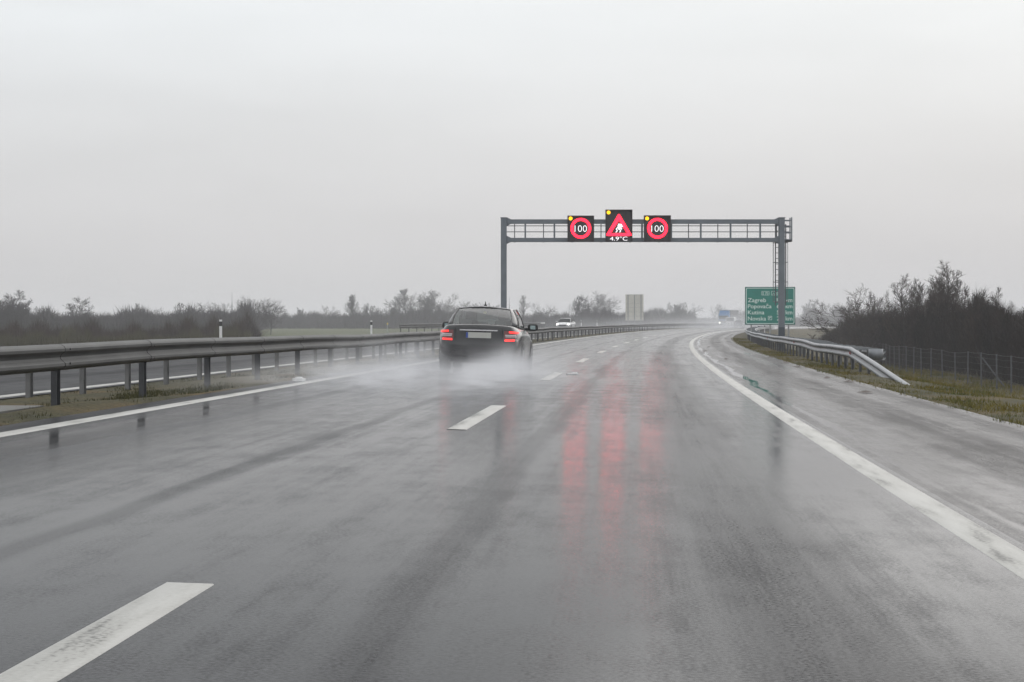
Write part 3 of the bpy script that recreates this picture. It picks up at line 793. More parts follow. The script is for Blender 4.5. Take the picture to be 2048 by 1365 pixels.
def seg_mesh(segs, n):
    if not segs: return np.zeros((0, 3)), np.zeros((0, 4), int)
    p0 = np.array([s[0] for s in segs]); p1 = np.array([s[1] for s in segs]); r0 = np.array([s[2] for s in segs]); r1 = np.array([s[3] for s in segs])
    d = p1 - p0; d /= np.linalg.norm(d, axis=1, keepdims=True) + 1e-9
    ref = np.where(np.abs(d[:, 2:3]) > .9, np.array([[1., 0, 0]]), np.array([[0, 0, 1.]])); a = np.cross(d, ref); a /= np.linalg.norm(a, axis=1, keepdims=True); b = np.cross(d, a)
    V = np.zeros((len(segs), 2 * n, 3)); 
    for i in range(n):
        t = 2 * math.pi * i / n; o = a * math.cos(t) + b * math.sin(t)
        V[:, i] = p0 + o * r0[:, None]; V[:, n + i] = p1 + o * r1[:, None]
    base = (np.arange(len(segs)) * 2 * n)[:, None]; Fc = []
    for i in range(n): Fc.append(base + np.array([[i, (i + 1) % n, n + (i + 1) % n, n + i]]))
    return V.reshape(-1, 3), np.concatenate(Fc, 0)
STY = {
 'round': dict(stems=1, lean=.1, spread=.0, trunk=.80, r0=.026, levels=4, n=[12, 8, 6, 6], start=.22, len=.66, env=lambda f: .65 + .75 * math.sin(math.pi * (.15 + .75 * f)) * .6, ang=[55, 45, 42, 45], ratio=.56, trop=.06, taper=.72, rmin=.012),
 'upright': dict(stems=1, lean=.06, spread=.0, trunk=.97, r0=.017, levels=3, n=[20, 9, 7], start=.20, len=.32, env=lambda f: 1.1 - .75 * f, ang=[30, 32, 38], ratio=.55, trop=.10, taper=.86, rmin=.012),
 'forked': dict(stems=2, lean=.42, spread=.3, trunk=.85, r0=.018, levels=4, n=[8, 6, 5, 5], start=.33, len=.42, env=lambda f: 1.0 - .35 * f, ang=[46, 45, 45, 45], ratio=.55, trop=.05, taper=.78, rmin=.013),
 'clump': dict(stems=6, lean=.38, spread=.6, trunk=.92, r0=.011, levels=3, n=[12, 8, 7], start=.15, len=.30, env=lambda f: 1.0 - .5 * f, ang=[34, 38, 42], ratio=.58, trop=.07, taper=.85, rmin=.010),
}
TREE = {}
def tree_proto(key, style, seed, height, rmin, tw='twig', over=None):
    st = dict(STY[style]); st['rmin'] = rmin
    if over: st.update(over)
    segs = grow(np.random.default_rng(seed), st, height)
    cut = 1 if st['levels'] >= 4 else 0
    zmax = max(s[1][2] for s in segs)
    TREE[key] = (segs, cut, zmax, height, tw)
def place_tree(key, x, y, z, height, label, name='bare_tree', group=None, rot=None, wide=1.0):
    entry = TREE[key]
    sc = height / entry[2]
    t = thing(name, label, 'tree', (x, y, z), (0, 0, random.uniform(0, 6.28) if rot is None else rot), group)
    if len(entry) == 5:
        segs, cut, zmax, hh, tw = entry
        V, Fc = seg_mesh([s for s in segs if s[4] <= cut], 6); o1 = np_mesh('trunk', V, Fc, M['bark'], t, 4)
        V, Fc = seg_mesh([s for s in segs if s[4] > cut], 3); o2 = np_mesh('crown', V, Fc, M[tw], t, 4)
        TREE[key] = entry + (o1, o2)
    else:
        for src in entry[5:]:
            o = src.copy(); COL.objects.link(o); o.parent = t
    t.scale = (sc * wide, sc * wide, sc)
    return t
tree_proto('round1', 'round', 3, 12, .018); tree_proto('round2', 'round', 8, 12, .018); tree_proto('round3', 'round', 21, 12, .018)
tree_proto('up1', 'upright', 5, 12, .018); tree_proto('up2', 'upright', 6, 12, .018)
tree_proto('fork1', 'forked', 9, 11, .020); tree_proto('clump1', 'clump', 12, 8, .015); tree_proto('clump2', 'clump', 14, 8, .015)
# nearer, finer trees for the right hand thicket
tree_proto('nround', 'round', 31, 6, .010, 'twig_brown', dict(n=[12, 8, 6, 5], start=.15)); tree_proto('nclump', 'clump', 33, 6, .009, 'twig_brown', dict(n=[14, 8, 6]))
tree_proto('nup', 'upright', 36, 7, .010, 'twig_brown', dict(n=[22, 9, 6], len=.38, start=.12, ang=[36, 36, 40])); tree_proto('nup2', 'upright', 37, 7, .009, 'twig_brown', dict(stems=3, lean=.22, spread=.5, n=[16, 8, 6], start=.12))

GL = 'bare trees of the wood behind the field'
def far_tree(key, px, Z, ytop, label, ybase=None, wide=1.0, name='bare_tree', group=GL):
    x_, y_ = at(px, Z); z_ = gz(x_, y_) - .1
    return place_tree(key, x_, y_, z_, EYE + (YH - ytop) / F * Z - z_, label, name, group, wide=wide)
LT = [('clump1', 6, 290, 580, 1.35, 'large soft edged bare tree cut by the left edge of the picture'),
 ('clump2', 36, 300, 592, 1.1, 'bushy bare tree next to the one cut by the left edge'),
 ('round2', 76, 325, 610, 1.1, 'low rounded bare tree left of the forked twin tree'),
 ('clump1', 100, 340, 620, .7, 'faint low tree between the rounded one and the forked twin tree'),
 ('fork1', 155, 290, 592, 1.05, 'bare forked tree with two open stems standing clear above the left scrub'),
 ('up1', 270, 380, 606, .8, 'single slim pale poplar tip above the left wood'),
 ('round1', 297, 350, 613, 1.1, 'low rounded crown right of the slim pale poplar tip'),
 ('up2', 353, 300, 604, .75, 'dark slender tree left of the round crowned pair, behind the delineator'),
 ('round3', 398, 380, 602, 1.3, 'broad round bare crown above the nearest delineator post'),
 ('round2', 445, 390, 603, 1.1, 'rounded tree just left of the lattice mast'),
 ('round1', 512, 330, 590, 1.1, 'big round bare tree at the left end of the green field'),
 ('round3', 541, 335, 597, .9, 'bare tree leaning over the left end of the field, right of the big round one'),
 ('clump2', 600, 560, 614, .9, 'small ragged tree on the far wood, first right of the big round pair'),
 ('round2', 661, 550, 609, 1.0, 'dense low round tree in the middle of the far wood'),
 ('up1', 701, 520, 588, .85, 'tall slim bare tree on the far wood, left one of the close pair'),
 ('up2', 710, 522, 590, .8, 'tall slim bare tree on the far wood, right one of the close pair'),
 ('clump1', 730, 560, 606, .7, 'short pale tree right of the tall slim pair'),
 ('round1', 765, 560, 611, .9, 'low wide tree between the slim pair and the tall group'),
 ('fork1', 789, 540, 589, .9, 'open crooked tree at the left of the tall group above the car'),
 ('up2', 815, 545, 576, 1.1, 'tallest tree of the group left of the black car'),
 ('round3', 838, 540, 580, .9, 'upright spreading tree in the middle of the tall group'),
 ('fork1', 857, 530, 578, .8, 'tree with knobbly top in the tall group left of the car'),
 ('round2', 876, 535, 584, .95, 'rounded tree at the right of the tall group, above the car rear window'),
 ('round1', 912, 560, 603, .9, 'round tree behind the left part of the car roof'),
 ('round3', 955, 560, 600, 1.2, 'round tree behind the right part of the car roof'),
 ('clump2', 985, 570, 605, .9, 'low tree just left of the left gantry post'),
 ('up1', 1046, 560, 590, .8, 'pale slender tree right of the left gantry post'),
 ('round2', 1090, 520, 604, 1.0, 'small round tree above and left of the white car'),
 ('up2', 1148, 500, 592, .9, 'slim bare tree directly above the white car'),
 ('fork1', 1164, 500, 589, .75, 'crooked bare tree right of the slim one above the white car'),
 ('round1', 1200, 480, 581, 1.05, 'large round bare oak shaped tree left of the grey sign back'),
 ('round3', 1180, 520, 600, .8, 'low tree filling between crooked tree and large round tree'),
 ('clump1', 1352, 800, 604, 1.0, 'hazy clump of trees right of the grey sign back'),
 ('round2', 1381, 800, 603, .9, 'hazy round tree at the right end of the wood behind the grey sign back'),
 ('round1', 1437, 1150, 606, .8, 'very faint tree far ahead above the truck'),
 ('round3', 1480, 1150, 616, .9, 'very faint low tree far ahead right of the truck'),
 ('clump2', 1622, 1050, 599, .9, 'faint hazy tree right of the green sign'),
 ('round1', 1657, 1050, 600, 1.0, 'faint hazy round tree between the green sign and the thicket')]
for key, px, Z, yt, wd, lab in LT: far_tree(key, px, Z, yt, lab, wide=wd)
GR_ = 'bare trees of the right hand thicket'
RT = [('nclump', 1724, 150, 578, .62, 'low spreading bare tree at the left slope of the thicket'),
 ('nround', 1742, 145, 567, 1.2, 'round topped brown tree at the left of the thicket'),
 ('nup', 1806, 128, 546, .95, 'dense upright brown tree, left one of the tall trees in the thicket'),
 ('nclump', 1828, 128, 552, .8, 'soft bushy tree right beside the dense upright tree'),
 ('nup2', 1858, 135, 540, .8, 'hazy slender stems left of the tallest thicket tree'),
 ('nup', 1893, 125, 519, 1.05, 'tallest bare tree of the thicket with clear dark stem'),
 ('nclump', 1945, 120, 556, .8, 'fan shaped bare tree right of the tallest one'),
 ('nup2', 1978, 105, 574, .9, 'spiky dark bush top near the right edge of the thicket'),
 ('nclump', 2055, 112, 600, .9, 'bare tree cut by the right edge of the picture')]
for key, px, Z, yt, wd, lab in RT: far_tree(key, px, Z, yt, lab, wide=wd, group=GR_)

def twig_mass(name, label, n, pxs, tops, Zf, m, depth, lmin, lmax, w, fuzz=.25, base_lift=0., low=1.0, crown=16., tangle=.7, floor=.5):
    """a tangle of upright slivers of twig filling a strip whose crest follows the given heights"""
    px = RNG.uniform(pxs[0], pxs[-1], n); Z0 = np.interp(px, pxs, Zf); Z = Z0 + RNG.uniform(0, depth, n)
    x = (px - CX) / F * Z; y = Z
    # ground height by nearest road station
    zg = np.empty(n)
    step = np.arange(0, len(SA), 8)
    for i0 in range(0, n, 20000):
        xx, yy = x[i0:i0 + 20000], y[i0:i0 + 20000]
        j = step[np.argmin((PXA[step][None] - xx[:, None]) ** 2 + (PYA[step][None] - yy[:, None]) ** 2, axis=1)]
        t = (xx - PXA[j]) * np.cos(HA[j]) - (yy - PYA[j]) * np.sin(HA[j]); zg[i0:i0 + 20000] = ground_z(SA[j], t, False)
    top = EYE + (YH - np.interp(px, pxs, tops)) / F * Z0 - zg
    # shrub crowns: rounded heaps of different height standing side by side
    m_ = max(8, int((pxs[-1] - pxs[0]) / crown)); cc = RNG.uniform(pxs[0], pxs[-1], m_); cw = RNG.uniform(.5, 1.5, m_) * crown; chh = RNG.uniform(floor + .1, 1.14, m_); cd_ = RNG.uniform(0, depth, m_)
    lump = np.full(n, floor)
    for a_, b_, c_, e_ in zip(cc, cw, chh, cd_):
        r2 = ((px - a_) / b_) ** 2 + ((Z - Z0 - e_) / (depth * .6)) ** 2
        lump = np.maximum(lump, c_ * np.sqrt(np.clip(1 - r2, 0, 1)))
    hmax = np.maximum(.4, top * lump)
    u = RNG.uniform(0, 1, n) ** low
    L = RNG.uniform(lmin, lmax, n); zb = zg - .1 + base_lift + u * np.maximum(0, hmax - L * (1 - fuzz))
    az = RNG.uniform(0, 2 * math.pi, n); lean = np.clip(np.abs(RNG.normal(0, tangle, n)), 0, 1.7)
    d = np.stack([np.cos(az) * np.sin(lean), np.sin(az) * np.sin(lean), np.cos(lean)], 1)
    b2 = RNG.uniform(0, 2 * math.pi, n); side = np.stack([np.cos(b2), np.sin(b2), RNG.uniform(-.2, .2, n)], 1) * (w * RNG.uniform(.5, 1.4, n))[:, None]
    p = np.stack([x, y, zb], 1); bend = np.stack([RNG.normal(0, .08, n), RNG.normal(0, .08, n), np.zeros(n)], 1) * L[:, None]
    V = np.empty((n, 5, 3)); V[:, 0] = p - side; V[:, 1] = p + side; V[:, 2] = p + d * (L * .55)[:, None] + bend + side * .6; V[:, 3] = p + d * (L * .55)[:, None] + bend - side * .6; V[:, 4] = p + d * L[:, None]
    base = (np.arange(n) * 5)[:, None]
    Fc = np.concatenate([base + np.array([[0, 1, 2]]), base + np.array([[0, 2, 3]]), base + np.array([[3, 2, 4]])], 0)
    o = np_mesh(name, V.reshape(-1, 3), Fc, M[m]); tag(o, label, kind='stuff'); return o
twig_mass('far_wood', 'grey brown bare wood that closes the fields on the left and ahead', 110000,
          [-160, 0, 60, 130, 240, 350, 430, 505, 540, 620, 700, 800, 880, 960, 1040, 1120, 1200, 1260, 1300, 1345, 1392],
          [606, 612, 622, 625, 622, 619, 615, 612, 628, 627, 627, 620, 614, 618, 626, 628, 618, 622, 622, 614, 622],
          [330, 320, 320, 320, 330, 330, 345, 360, 540, 540, 540, 535, 535, 540, 540, 530, 520, 560, 760, 820, 840], 'twig', 28, 1.0, 3.0, .06, fuzz=.6, floor=.70, crown=17)
twig_mass('hazy_wood', 'pale hazy wood far ahead and behind the green sign', 22000, [1385, 1420, 1470, 1540, 1600, 1640, 1700, 1760], [622, 622, 626, 622, 618, 614, 616, 614], [1100, 1200, 1200, 1150, 1100, 1050, 950, 900], 'twig', 30, 1.5, 4.0, .12, fuzz=.5)
twig_mass('scrub', 'dull olive scrub and reeds along the foot of the far verge on the left', 22000, [-160, 0, 60, 140, 260, 380, 450, 490, 505], [664, 660, 662, 654, 662, 660, 654, 650, 664], [140, 140, 142, 145, 150, 156, 162, 168, 172], 'olive', 10, .4, 1.1, .012, fuzz=.6, crown=12, tangle=.45)
twig_mass('brown_scrub', 'brown bare scrub standing before the left end of the wood', 34000, [-160, 0, 110, 250, 350, 440, 490, 508, 520], [634, 636, 642, 640, 638, 630, 618, 626, 648], [158, 158, 160, 164, 170, 178, 186, 190, 194], 'twig_brown', 14, .6, 1.7, .014, fuzz=.5)
twig_mass('thicket', 'dense dark brown thicket of bare shrubs behind the wire fence', 125000,
          [1632, 1660, 1685, 1705, 1750, 1800, 1850, 1900, 1945, 1985, 2012, 2035, 2070, 2140, 2320],
          [682, 664, 642, 626, 612, 614, 608, 604, 588, 576, 592, 608, 612, 600, 590],
          [215, 195, 180, 165, 145, 130, 122, 116, 108, 101, 97, 94, 92, 88, 80], 'twig_dark', 12, .3, 1.2, .010, fuzz=.6, low=.85, crown=26, tangle=.8, floor=.86)

# grass
def blades(name, label, n, s0, s1, t0, t1, hmin, hmax, m, w=.010, near_bias=1.6):
    u = RNG.uniform(0, 1, n) ** near_bias; s = s0 + (s1 - s0) * u; t = RNG.uniform(t0, t1, n)
    cl = np.sin(s * 2.3 + t * 3.1) * np.sin(s * .9 - t * 1.9); keep = RNG.uniform(-1, 1, n) < cl * .8 + .45; s, t = s[keep], t[keep]; n = len(s)
    h_ = ip(HA, s); x = ip(PXA, s) + t * np.cos(h_); y = ip(PYA, s) - t * np.sin(h_); z = ground_z(s, t, False) - .03
    cl = cl[keep]; L = RNG.uniform(hmin, hmax, n) * (.7 + .5 * (cl > .2)); az = RNG.uniform(0, 6.28, n); ln = np.abs(RNG.normal(0, .5, n))
    d = np.stack([np.cos(az) * np.sin(ln), np.sin(az) * np.sin(ln), np.cos(ln)], 1); b2 = RNG.uniform(0, 6.28, n); side = np.stack([np.cos(b2), np.sin(b2), 0 * b2], 1) * (w * (1 + s / 60))[:, None]
    p = np.stack([x, y, z], 1); V = np.empty((n, 3, 3)); V[:, 0] = p - side; V[:, 1] = p + side; V[:, 2] = p + d * L[:, None]
    o = np_mesh(name, V.reshape(-1, 3), np.arange(3 * n).reshape(-1, 3), M[m]); tag(o, label, kind='stuff')
blades('verge_grass', 'short wet yellowish grass on the right verge around the guardrail', 150000, 18, 170, 6.46, 12.5, .03, .10, 'grass', w=.006)
blades('median_grass', 'short dull grass in the median between the two guardrails', 70000, 14, 120, -7.25, -4.30, .02, .075, 'grass_mid', w=.006)
blades('field_grass', 'tufted dead grass along the foot of the fence', 24000, 60, 150, 12.5, 19, .08, .26, 'grass', w=.009, near_bias=1.2)

# ------------------------------------------------------------------ vehicles
CARM = {}
CARM['paint_black'] = mat('black_car_paint', (.007, .0072, .008), .25, var=.05, spec=.5, coat=.3)
CARM['paint_white'] = mat('white_car_paint', (.46, .46, .46), .35, var=.03, coat=.3)
CARM['paint_grey'] = mat('dark_grey_car_paint', (.05, .052, .055), .3, var=.05, coat=.5)
CARM['trim'] = mat('black_trim', (.010, .010, .011), .35)
CARM['glass'] = glass('car_glass', (.70, .80, .77))
CARM['glass_front'] = glass('windscreen_glass', (.85, .93, .90))
CARM['dark_glass'] = mat('dark_window', (.010, .012, .012), .5, spec=.08, var=.05)
CARM['tyre'] = mat('tyre_rubber', (.012, .012, .012), .6)
CARM['rim'] = mat('alloy_rim', (.38, .38, .40), .3, .8)
CARM['chrome'] = mat('chrome', (.75, .75, .77), .15, 1.0, var=.02)
CARM['lamp_red'] = mat('red_lamp_glass', (.11, .006, .006), .12, var=.05, coat=.6)
CARM['lamp_clear'] = mat('clear_lamp_glass', (.50, .46, .46), .15, var=.05)
CARM['brake'] = emit('lit_tail_lamp', (1., .025, .02), 2.4, (.3, .01, .01))
CARM['plate'] = mat('plate_white', (.46, .46, .43), .4, var=.04)
CARM['plate_blue'] = mat('plate_blue', (.03, .07, .30), .4)
CARM['seat'] = mat('seat_leather', (.022, .022, .023), .6)
CARM['head'] = emit('lit_headlamp', (1., .96, .88), 6.0, (.5, .5, .5))
CARM['sticker'] = mat('sticker_yellow', (.45, .42, .12), .5)
CARM['mirror'] = mat('mirror_glass', (.26, .33, .33), .03, 1.0, var=.02)

# y, zb, wb, wm, ws, zs, wt, zt, crown
SEDAN = [(0.00, .40, .58, .66, .66, .56, .62, .605, .004), (0.025, .36, .64, .755, .75, .575, .70, .635, .004), (0.06, .33, .66, .79, .70, .72, .60, .90, .03), (0.085, .32, .68, .805, .72, .75, .64, .985, .032), (0.13, .31, .69, .82, .755, .78, .67, 1.005, .032),
         (0.24, .29, .71, .845, .81, .80, .715, 1.003, .032), (0.45, .25, .74, .872, .858, .82, .745, .992, .032), (0.75, .20, .78, .885, .878, .83, .765, .975, .03), (1.2, .18, .80, .89, .885, .83, .785, .958, .03),
         (2.3, .18, .80, .886, .88, .81, .795, .938, .03), (3.1, .18, .80, .886, .88, .79, .785, .925, .04), (3.45, .20, .80, .885, .87, .77, .75, .905, .06), (4.0, .22, .78, .88, .85, .72, .71, .84, .06), (4.35, .25, .70, .83, .79, .65, .62, .76, .05), (4.52, .30, .60, .72, .66, .58, .50, .68, .03), (4.58, .36, .50, .58, .52, .55, .40, .62, .01)]
def body_loft(mb, tab):
    rings = []
    for (y, zb, wb, wm, ws, zs, wt, zt, cr) in tab:
        half = [(0, zb), (wb * .6, zb), (wb, zb + .015), (wm * .985, zb + .10), (wm, (zb + .10 + zs) / 2), (max(ws, wm * .6 + ws * .4), zs - .03), (ws, zs + .01), ((ws * .35 + wt * .65), zt - (zt - zs) * .28), (wt, zt - .008), (wt * .93, zt + cr * .18), (wt * .6, zt + cr * .65), (0, zt + cr)]
        rings.append([(x, y, z) for x, z in half] + [(-x, y, z) for x, z in reversed(half[1:-1])])
    mb.sweep(rings, True, cap=True)
BELT = [(0, .60, 1.030), (.32, .615, 1.026), (.635, .66, 1.010), (.735, .76, .998), (.775, 1.12, .983), (.795, 1.62, .965), (.800, 2.22, .955), (.800, 2.30, .952), (.780, 2.95, .945), (.740, 3.28, .95), (.69, 3.36, .955), (.35, 3.46, .965), (0, 3.50, .970)]
ROOF = [(0, 1.235, 1.392), (.28, 1.25, 1.387), (.555, 1.30, 1.357), (.598, 1.38, 1.340), (.615, 1.58, 1.348), (.625, 1.85, 1.358), (.63, 2.16, 1.363), (.63, 2.24, 1.363), (.615, 2.50, 1.352), (.595, 2.60, 1.340), (.56, 2.62, 1.340), (.28, 2.58, 1.372), (0, 2.56, 1.385)]
KIND = ['rear', 'rear', 'paint', 'paint', 'side', 'side', 'pillar', 'front', 'front', 'paint', 'screen', 'screen']
def car(name, label, loc, heading, roll, paint, detail=True, hatch=False, group=None):
    c = thing(name, label, 'car', loc, (0, roll, -heading), group)
    pm = CARM[paint]
    mb = MB(); body_loft(mb, SEDAN)
    body = mb.build('body', pm, c, smooth=True)
    body.modifiers.new('sub', 'SUBSURF').levels = 1; body.modifiers['sub'].render_levels = 2 if detail else 1
    belt = list(BELT); roof = list(ROOF)
    if hatch:
        belt = [(x, y if y > 1.2 else y * .35 + .05, z + (.03 if y < .8 else 0)) for x, y, z in belt]; roof = [(x, y if y > 1.6 else y - .75 + .1, z) for x, y, z in roof]
    pb = MB(); glassmb = {}
    nv = 5
    def wall(i, sgn, f):
        b = Vector(belt[i]); r = Vector(roof[i]); p = b.lerp(r, f); bulge = .028 * math.sin(math.pi * f)
        p = p + Vector((bulge * (1 if abs(b.x) > .5 else .2 if abs(b.x) > .01 else 0), (-bulge if i < 3 else (bulge if i > 9 else 0)), bulge * .5 * (1 if (i < 3 or i > 9) else .3))); return Vector((p.x * sgn, p.y, p.z))
    for sgn in (1, -1):
        for i, kd in enumerate(KIND):
            # subdivide each column so that panes get a dark edge
            for j in range(nv):
                f0, f1 = j / nv, (j + 1) / nv
                q = [wall(i, sgn, f0), wall(i + 1, sgn, f0), wall(i + 1, sgn, f1), wall(i, sgn, f1)]
                if sgn < 0: q.reverse()
                if kd in ('paint',): pb.add(q, [(0, 1, 2, 3)], 0)
                elif kd == 'pillar': pb.add(q, [(0, 1, 2, 3)], 1)
                else: glassmb.setdefault((kd, sgn if kd in ('side', 'front') else 0), []).append(q)
    # roof skin
    rr = []
    for i in range(len(roof)):
        x, y, z = roof[i]; row = []
        for q in np.linspace(-1, 1, 9):
            row.append((x * q, y, z + .062 * (1 - q * q) * math.sin(math.pi * min(1, max(0, (y - roof[0][1] + .05) / (roof[-1][1] - roof[0][1] + .12)))) ** .6))
        rr.append(row)
    order = sorted(range(1, len(roof) - 1), key=lambda i: roof[i][1])
    rows = [rr[i] for i in order]
    for a, b in zip(rows[:-1], rows[1:]):
        for q in range(8): pb.add([a[q], a[q + 1], b[q + 1], b[q]], [(0, 1, 2, 3)], 0)
    # front and rear roof edges
    for row, cen in ((rows[0], roof[0]), (rows[-1], roof[-1])):
        edge = [(cen[0] + 0, cen[1], cen[2] + .004)]
        for q in range(8):
            pb.add([row[q], row[q + 1], (row[q + 1][0], cen[1], row[q + 1][2] - .004), (row[q][0], cen[1], row[q][2] - .004)], [(0, 1, 2, 3)], 0)
    gh = pb.weld().build('cabin', [pm, CARM['trim']], c, smooth=True)
    sm = gh.modifiers.new('t', 'SOLIDIFY'); sm.thickness = .012; sm.offset = -1
    names = {'rear': 'rear_window', 'side': 'side_window', 'front': 'side_window', 'screen': 'windscreen'}
    for (kd, sg), quads in glassmb.items():
        gm = MB()
        for q in quads: gm.add(q, [(0, 1, 2, 3)])
        o = gm.weld().build(names[kd], (CARM['glass'] if kd == 'rear' else CARM['glass_front'] if kd != 'rear' else 0) if detail else CARM['dark_glass'], c, smooth=True)
        # dark surround
        tm = MB(); cols = [i for i, kk in enumerate(KIND) if kk == kd]; i0, i1 = cols[0], cols[-1] + 1
        if sg == 0 and kd == 'rear': path = [wall(i1, 1, f) for f in np.linspace(0, 1, 6)] + [wall(i, 1, 1) for i in range(i1 - 1, i0, -1)] + [wall(0, 1, 1)] + [wall(i, -1, 1) for i in range(1, i1)] + [wall(i1, -1, f) for f in np.linspace(1, 0, 6)] + [wall(i, -1, 0) for i in range(i1 - 1, 0, -1)] + [wall(i, 1, 0) for i in range(0, i1 + 1)]
        elif sg == 0: continue
        else: path = [wall(i0, sg, f) for f in np.linspace(0, 1, 5)] + [wall(i, sg, 1) for i in range(i0, i1 + 1)] + [wall(i1, sg, f) for f in np.linspace(1, 0, 5)] + [wall(i, sg, 0) for i in range(i1, i0 - 1, -1)]
        tm.poly(path, .013 if kd == 'rear' else .011, 5); tm.build('window_trim', CARM['trim'], o)
    # wheels
    for wy_ in (.98, 3.74):
        for sgn in (1, -1):
            w = empty('wheel', (sgn * .79, wy_, .315)); w.parent = c
            tb = MB(); rings = []
            for a in np.linspace(0, 2 * math.pi, 29):
                rings.append([(sgn * xx, rr_ * math.cos(a), rr_ * math.sin(a)) for xx, rr_ in ((-.11, .24), (-.11, .30), (-.08, .316), (.07, .316), (.10, .30), (.105, .23), (.02, .22))])
            tb.sweep(rings, True); tb.build('tyre', CARM['tyre'], w, smooth=True)
            if detail:
                rb = MB(); rb.disc((sgn * .03, 0, 0), .225, .02, 24, 'x')
                for q in range(7):
                    a = 2 * math.pi * q / 7; rb.tube((sgn * .085, .03 * math.cos(a), .03 * math.sin(a)), (sgn * .075, .22 * math.cos(a), .22 * math.sin(a)), .022, .03, n=5)
                rb.build('rim', CARM['rim'], w)
            ab = MB(); rings = []
            for a in np.linspace(R(-8), R(188), 19):
                rings.append([(sgn * xx, wy_ + rr_ * math.cos(a), .315 + rr_ * math.sin(a)) for xx, rr_ in ((.60, .325), (.60, .37), (.893, .375), (.893, .332))])
            ab.sweep(rings, True, cap=True); ab.build('wheel_arch', CARM['trim'], c)
    # mirrors
    for sgn in (1, -1):
        mm = MB(); rings = []
        cx_, cy_, cz_ = sgn * .965, 2.86, .985
        for (dy, sx_, sz_) in ((-.05, .100, .070), (-.03, .115, .082), (.04, .105, .075), (.09, .05, .04)):
            rings.append([(cx_ + sx_ * math.copysign(abs(math.cos(a)) ** .6, math.cos(a)), cy_ + dy, cz_ + sz_ * math.copysign(abs(math.sin(a)) ** .6, math.sin(a))) for a in np.linspace(0, 2 * math.pi, 16, endpoint=False)])
        mm.sweep(rings, True, cap=True); mm.tube((sgn * .77, cy_ + .03, .95), (cx_ - sgn * .06, cy_ + .02, .955), .03, n=6)
        mo = mm.build('door_mirror', CARM['trim'] if detail else pm, c, smooth=False)
        if detail:
            mm = MB(); mm.box((cx_, cy_ - .054, cz_), (.115, .006, .085)); mm.build('mirror_glass', CARM['mirror'], mo)
    return c
def rear_guess(x): return .050 + .32 * max(0., (abs(x) - .48) / .36) ** 2.6
def lamp_patch(mb, x0, x1, z0a, z0b, z1a, z1b, off, th=.02, n=10):
    """patch on the rounded tail: from x0 to x1, lower edge z0a->z0b, upper edge z1a->z1b"""
    rings = []
    for i in range(n + 1):
        f = i / n; x = x0 + (x1 - x0) * f; za, zb = z0a + (z0b - z0a) * f, z1a + (z1b - z1a) * f; ya = rear_y(x, za) - off; yb = rear_y(x, zb) - off
        sx = 1 if x > 0 else -1; nx = sx * min(.9, 2.6 * .32 / .36 * max(0., (abs(x) - .48) / .36) ** 1.6)
        rings.append([(x + nx * off, ya, za), (x + nx * off, yb, zb), (x, yb + th + off, zb), (x, ya + th + off, za)])
    mb.sweep(rings, True, cap=True)

CZ = 41.6; cpx = (955.5 - CX) / F * CZ
s_, t_ = st_of(cpx, CZ)
CARLOC = P(s_, t_, float(road_z(s_, t_)) + .006); CARH = head(s_) + .004
C = car('sedan_car', 'black saloon car ahead in the left lane with lit tail lamps, throwing up spray', CARLOC, CARH, BANK, 'paint_black')
from mathutils.bvhtree import BVHTree
bpy.context.view_layer.update()
_dg = bpy.context.evaluated_depsgraph_get(); _body = [o for o in C.children if o.name.startswith('body')][0]
_me = _body.evaluated_get(_dg).to_mesh(); _bvh = BVHTree.FromPolygons([v.co[:] for v in _me.vertices], [p_.vertices[:] for p_ in _me.polygons])
def rear_y(x, z):
    best = None
    while best is None and abs(x) > .1:
        hit = _bvh.ray_cast(Vector((x, -1, z)), Vector((0, 1, 0))); best = hit[0].y if hit[0] is not None else None; x *= .985
    return best if best is not None else rear_guess(x)
for sg in (1, -1):
    hb = MB(); lamp_patch(hb, sg * .535, sg * .815, .672, .69, .902, .892, .012, .03)
    lamp = hb.build('tail_lamp', CARM['lamp_red'], C, smooth=False)
    bb = MB(); lamp_patch(bb, sg * .63, sg * .808, .862, .850, .896, .884, .022, .012); bb.build('upper_light_bar', CARM['brake'], lamp)
    bb = MB(); lamp_patch(bb, sg * .552, sg * .745, .684, .692, .720, .726, .022, .012); bb.build('lower_light_bar', CARM['brake'], lamp)
    bb = MB(); lamp_patch(bb, sg * .565, sg * .775, .772, .775, .790, .792, .022, .012); lamp_patch(bb, sg * .555, sg * .765, .800, .802, .822, .822, .022, .012); bb.build('reversing_lamp', CARM['lamp_clear'], lamp)
mb = MB(); mb.box((0, .028, .905), (.80, .03, .026)); mb.build('chrome_strip', CARM['chrome'], C)
mb = MB(); mb.box((0, .030, .800), (.53, .02, .118), bev=.004); pl = mb.build('number_plate', CARM['plate'], C)
mb = MB(); mb.box((-.243, .019, .800), (.044, .004, .114)); mb.build('blue_band', CARM['plate_blue'], pl)
mb = MB()   # boot lid gap, bumper insert
for sg in (1, -1): mb.tube((sg * .49, .043, .66), (sg * .50, .045, .93), .006, n=4)
mb.tube((-.50, .043, .655), (.50, .043, .655), .006, n=4)
mb.build('boot_gap', CARM['trim'], C)
mb = MB(); mb.box((0, .0, .43), (1.0, .05, .11), bev=.02); mb.build('bumper_insert', CARM['trim'], C)
for sg in (1, -1):
    mb = MB(); mb.box((sg * .48, -.012, .415), (.16, .04, .055), bev=.012); mb.build('exhaust_tip', CARM['trim'], C)
mb = MB(); mb.tube((0, 1.52, 1.44), (0, 1.47, 1.525), .018, .007, n=6); mb.box((0, 1.54, 1.445), (.06, .16, .03), bev=.02); mb.build('roof_antenna', CARM['trim'], C)
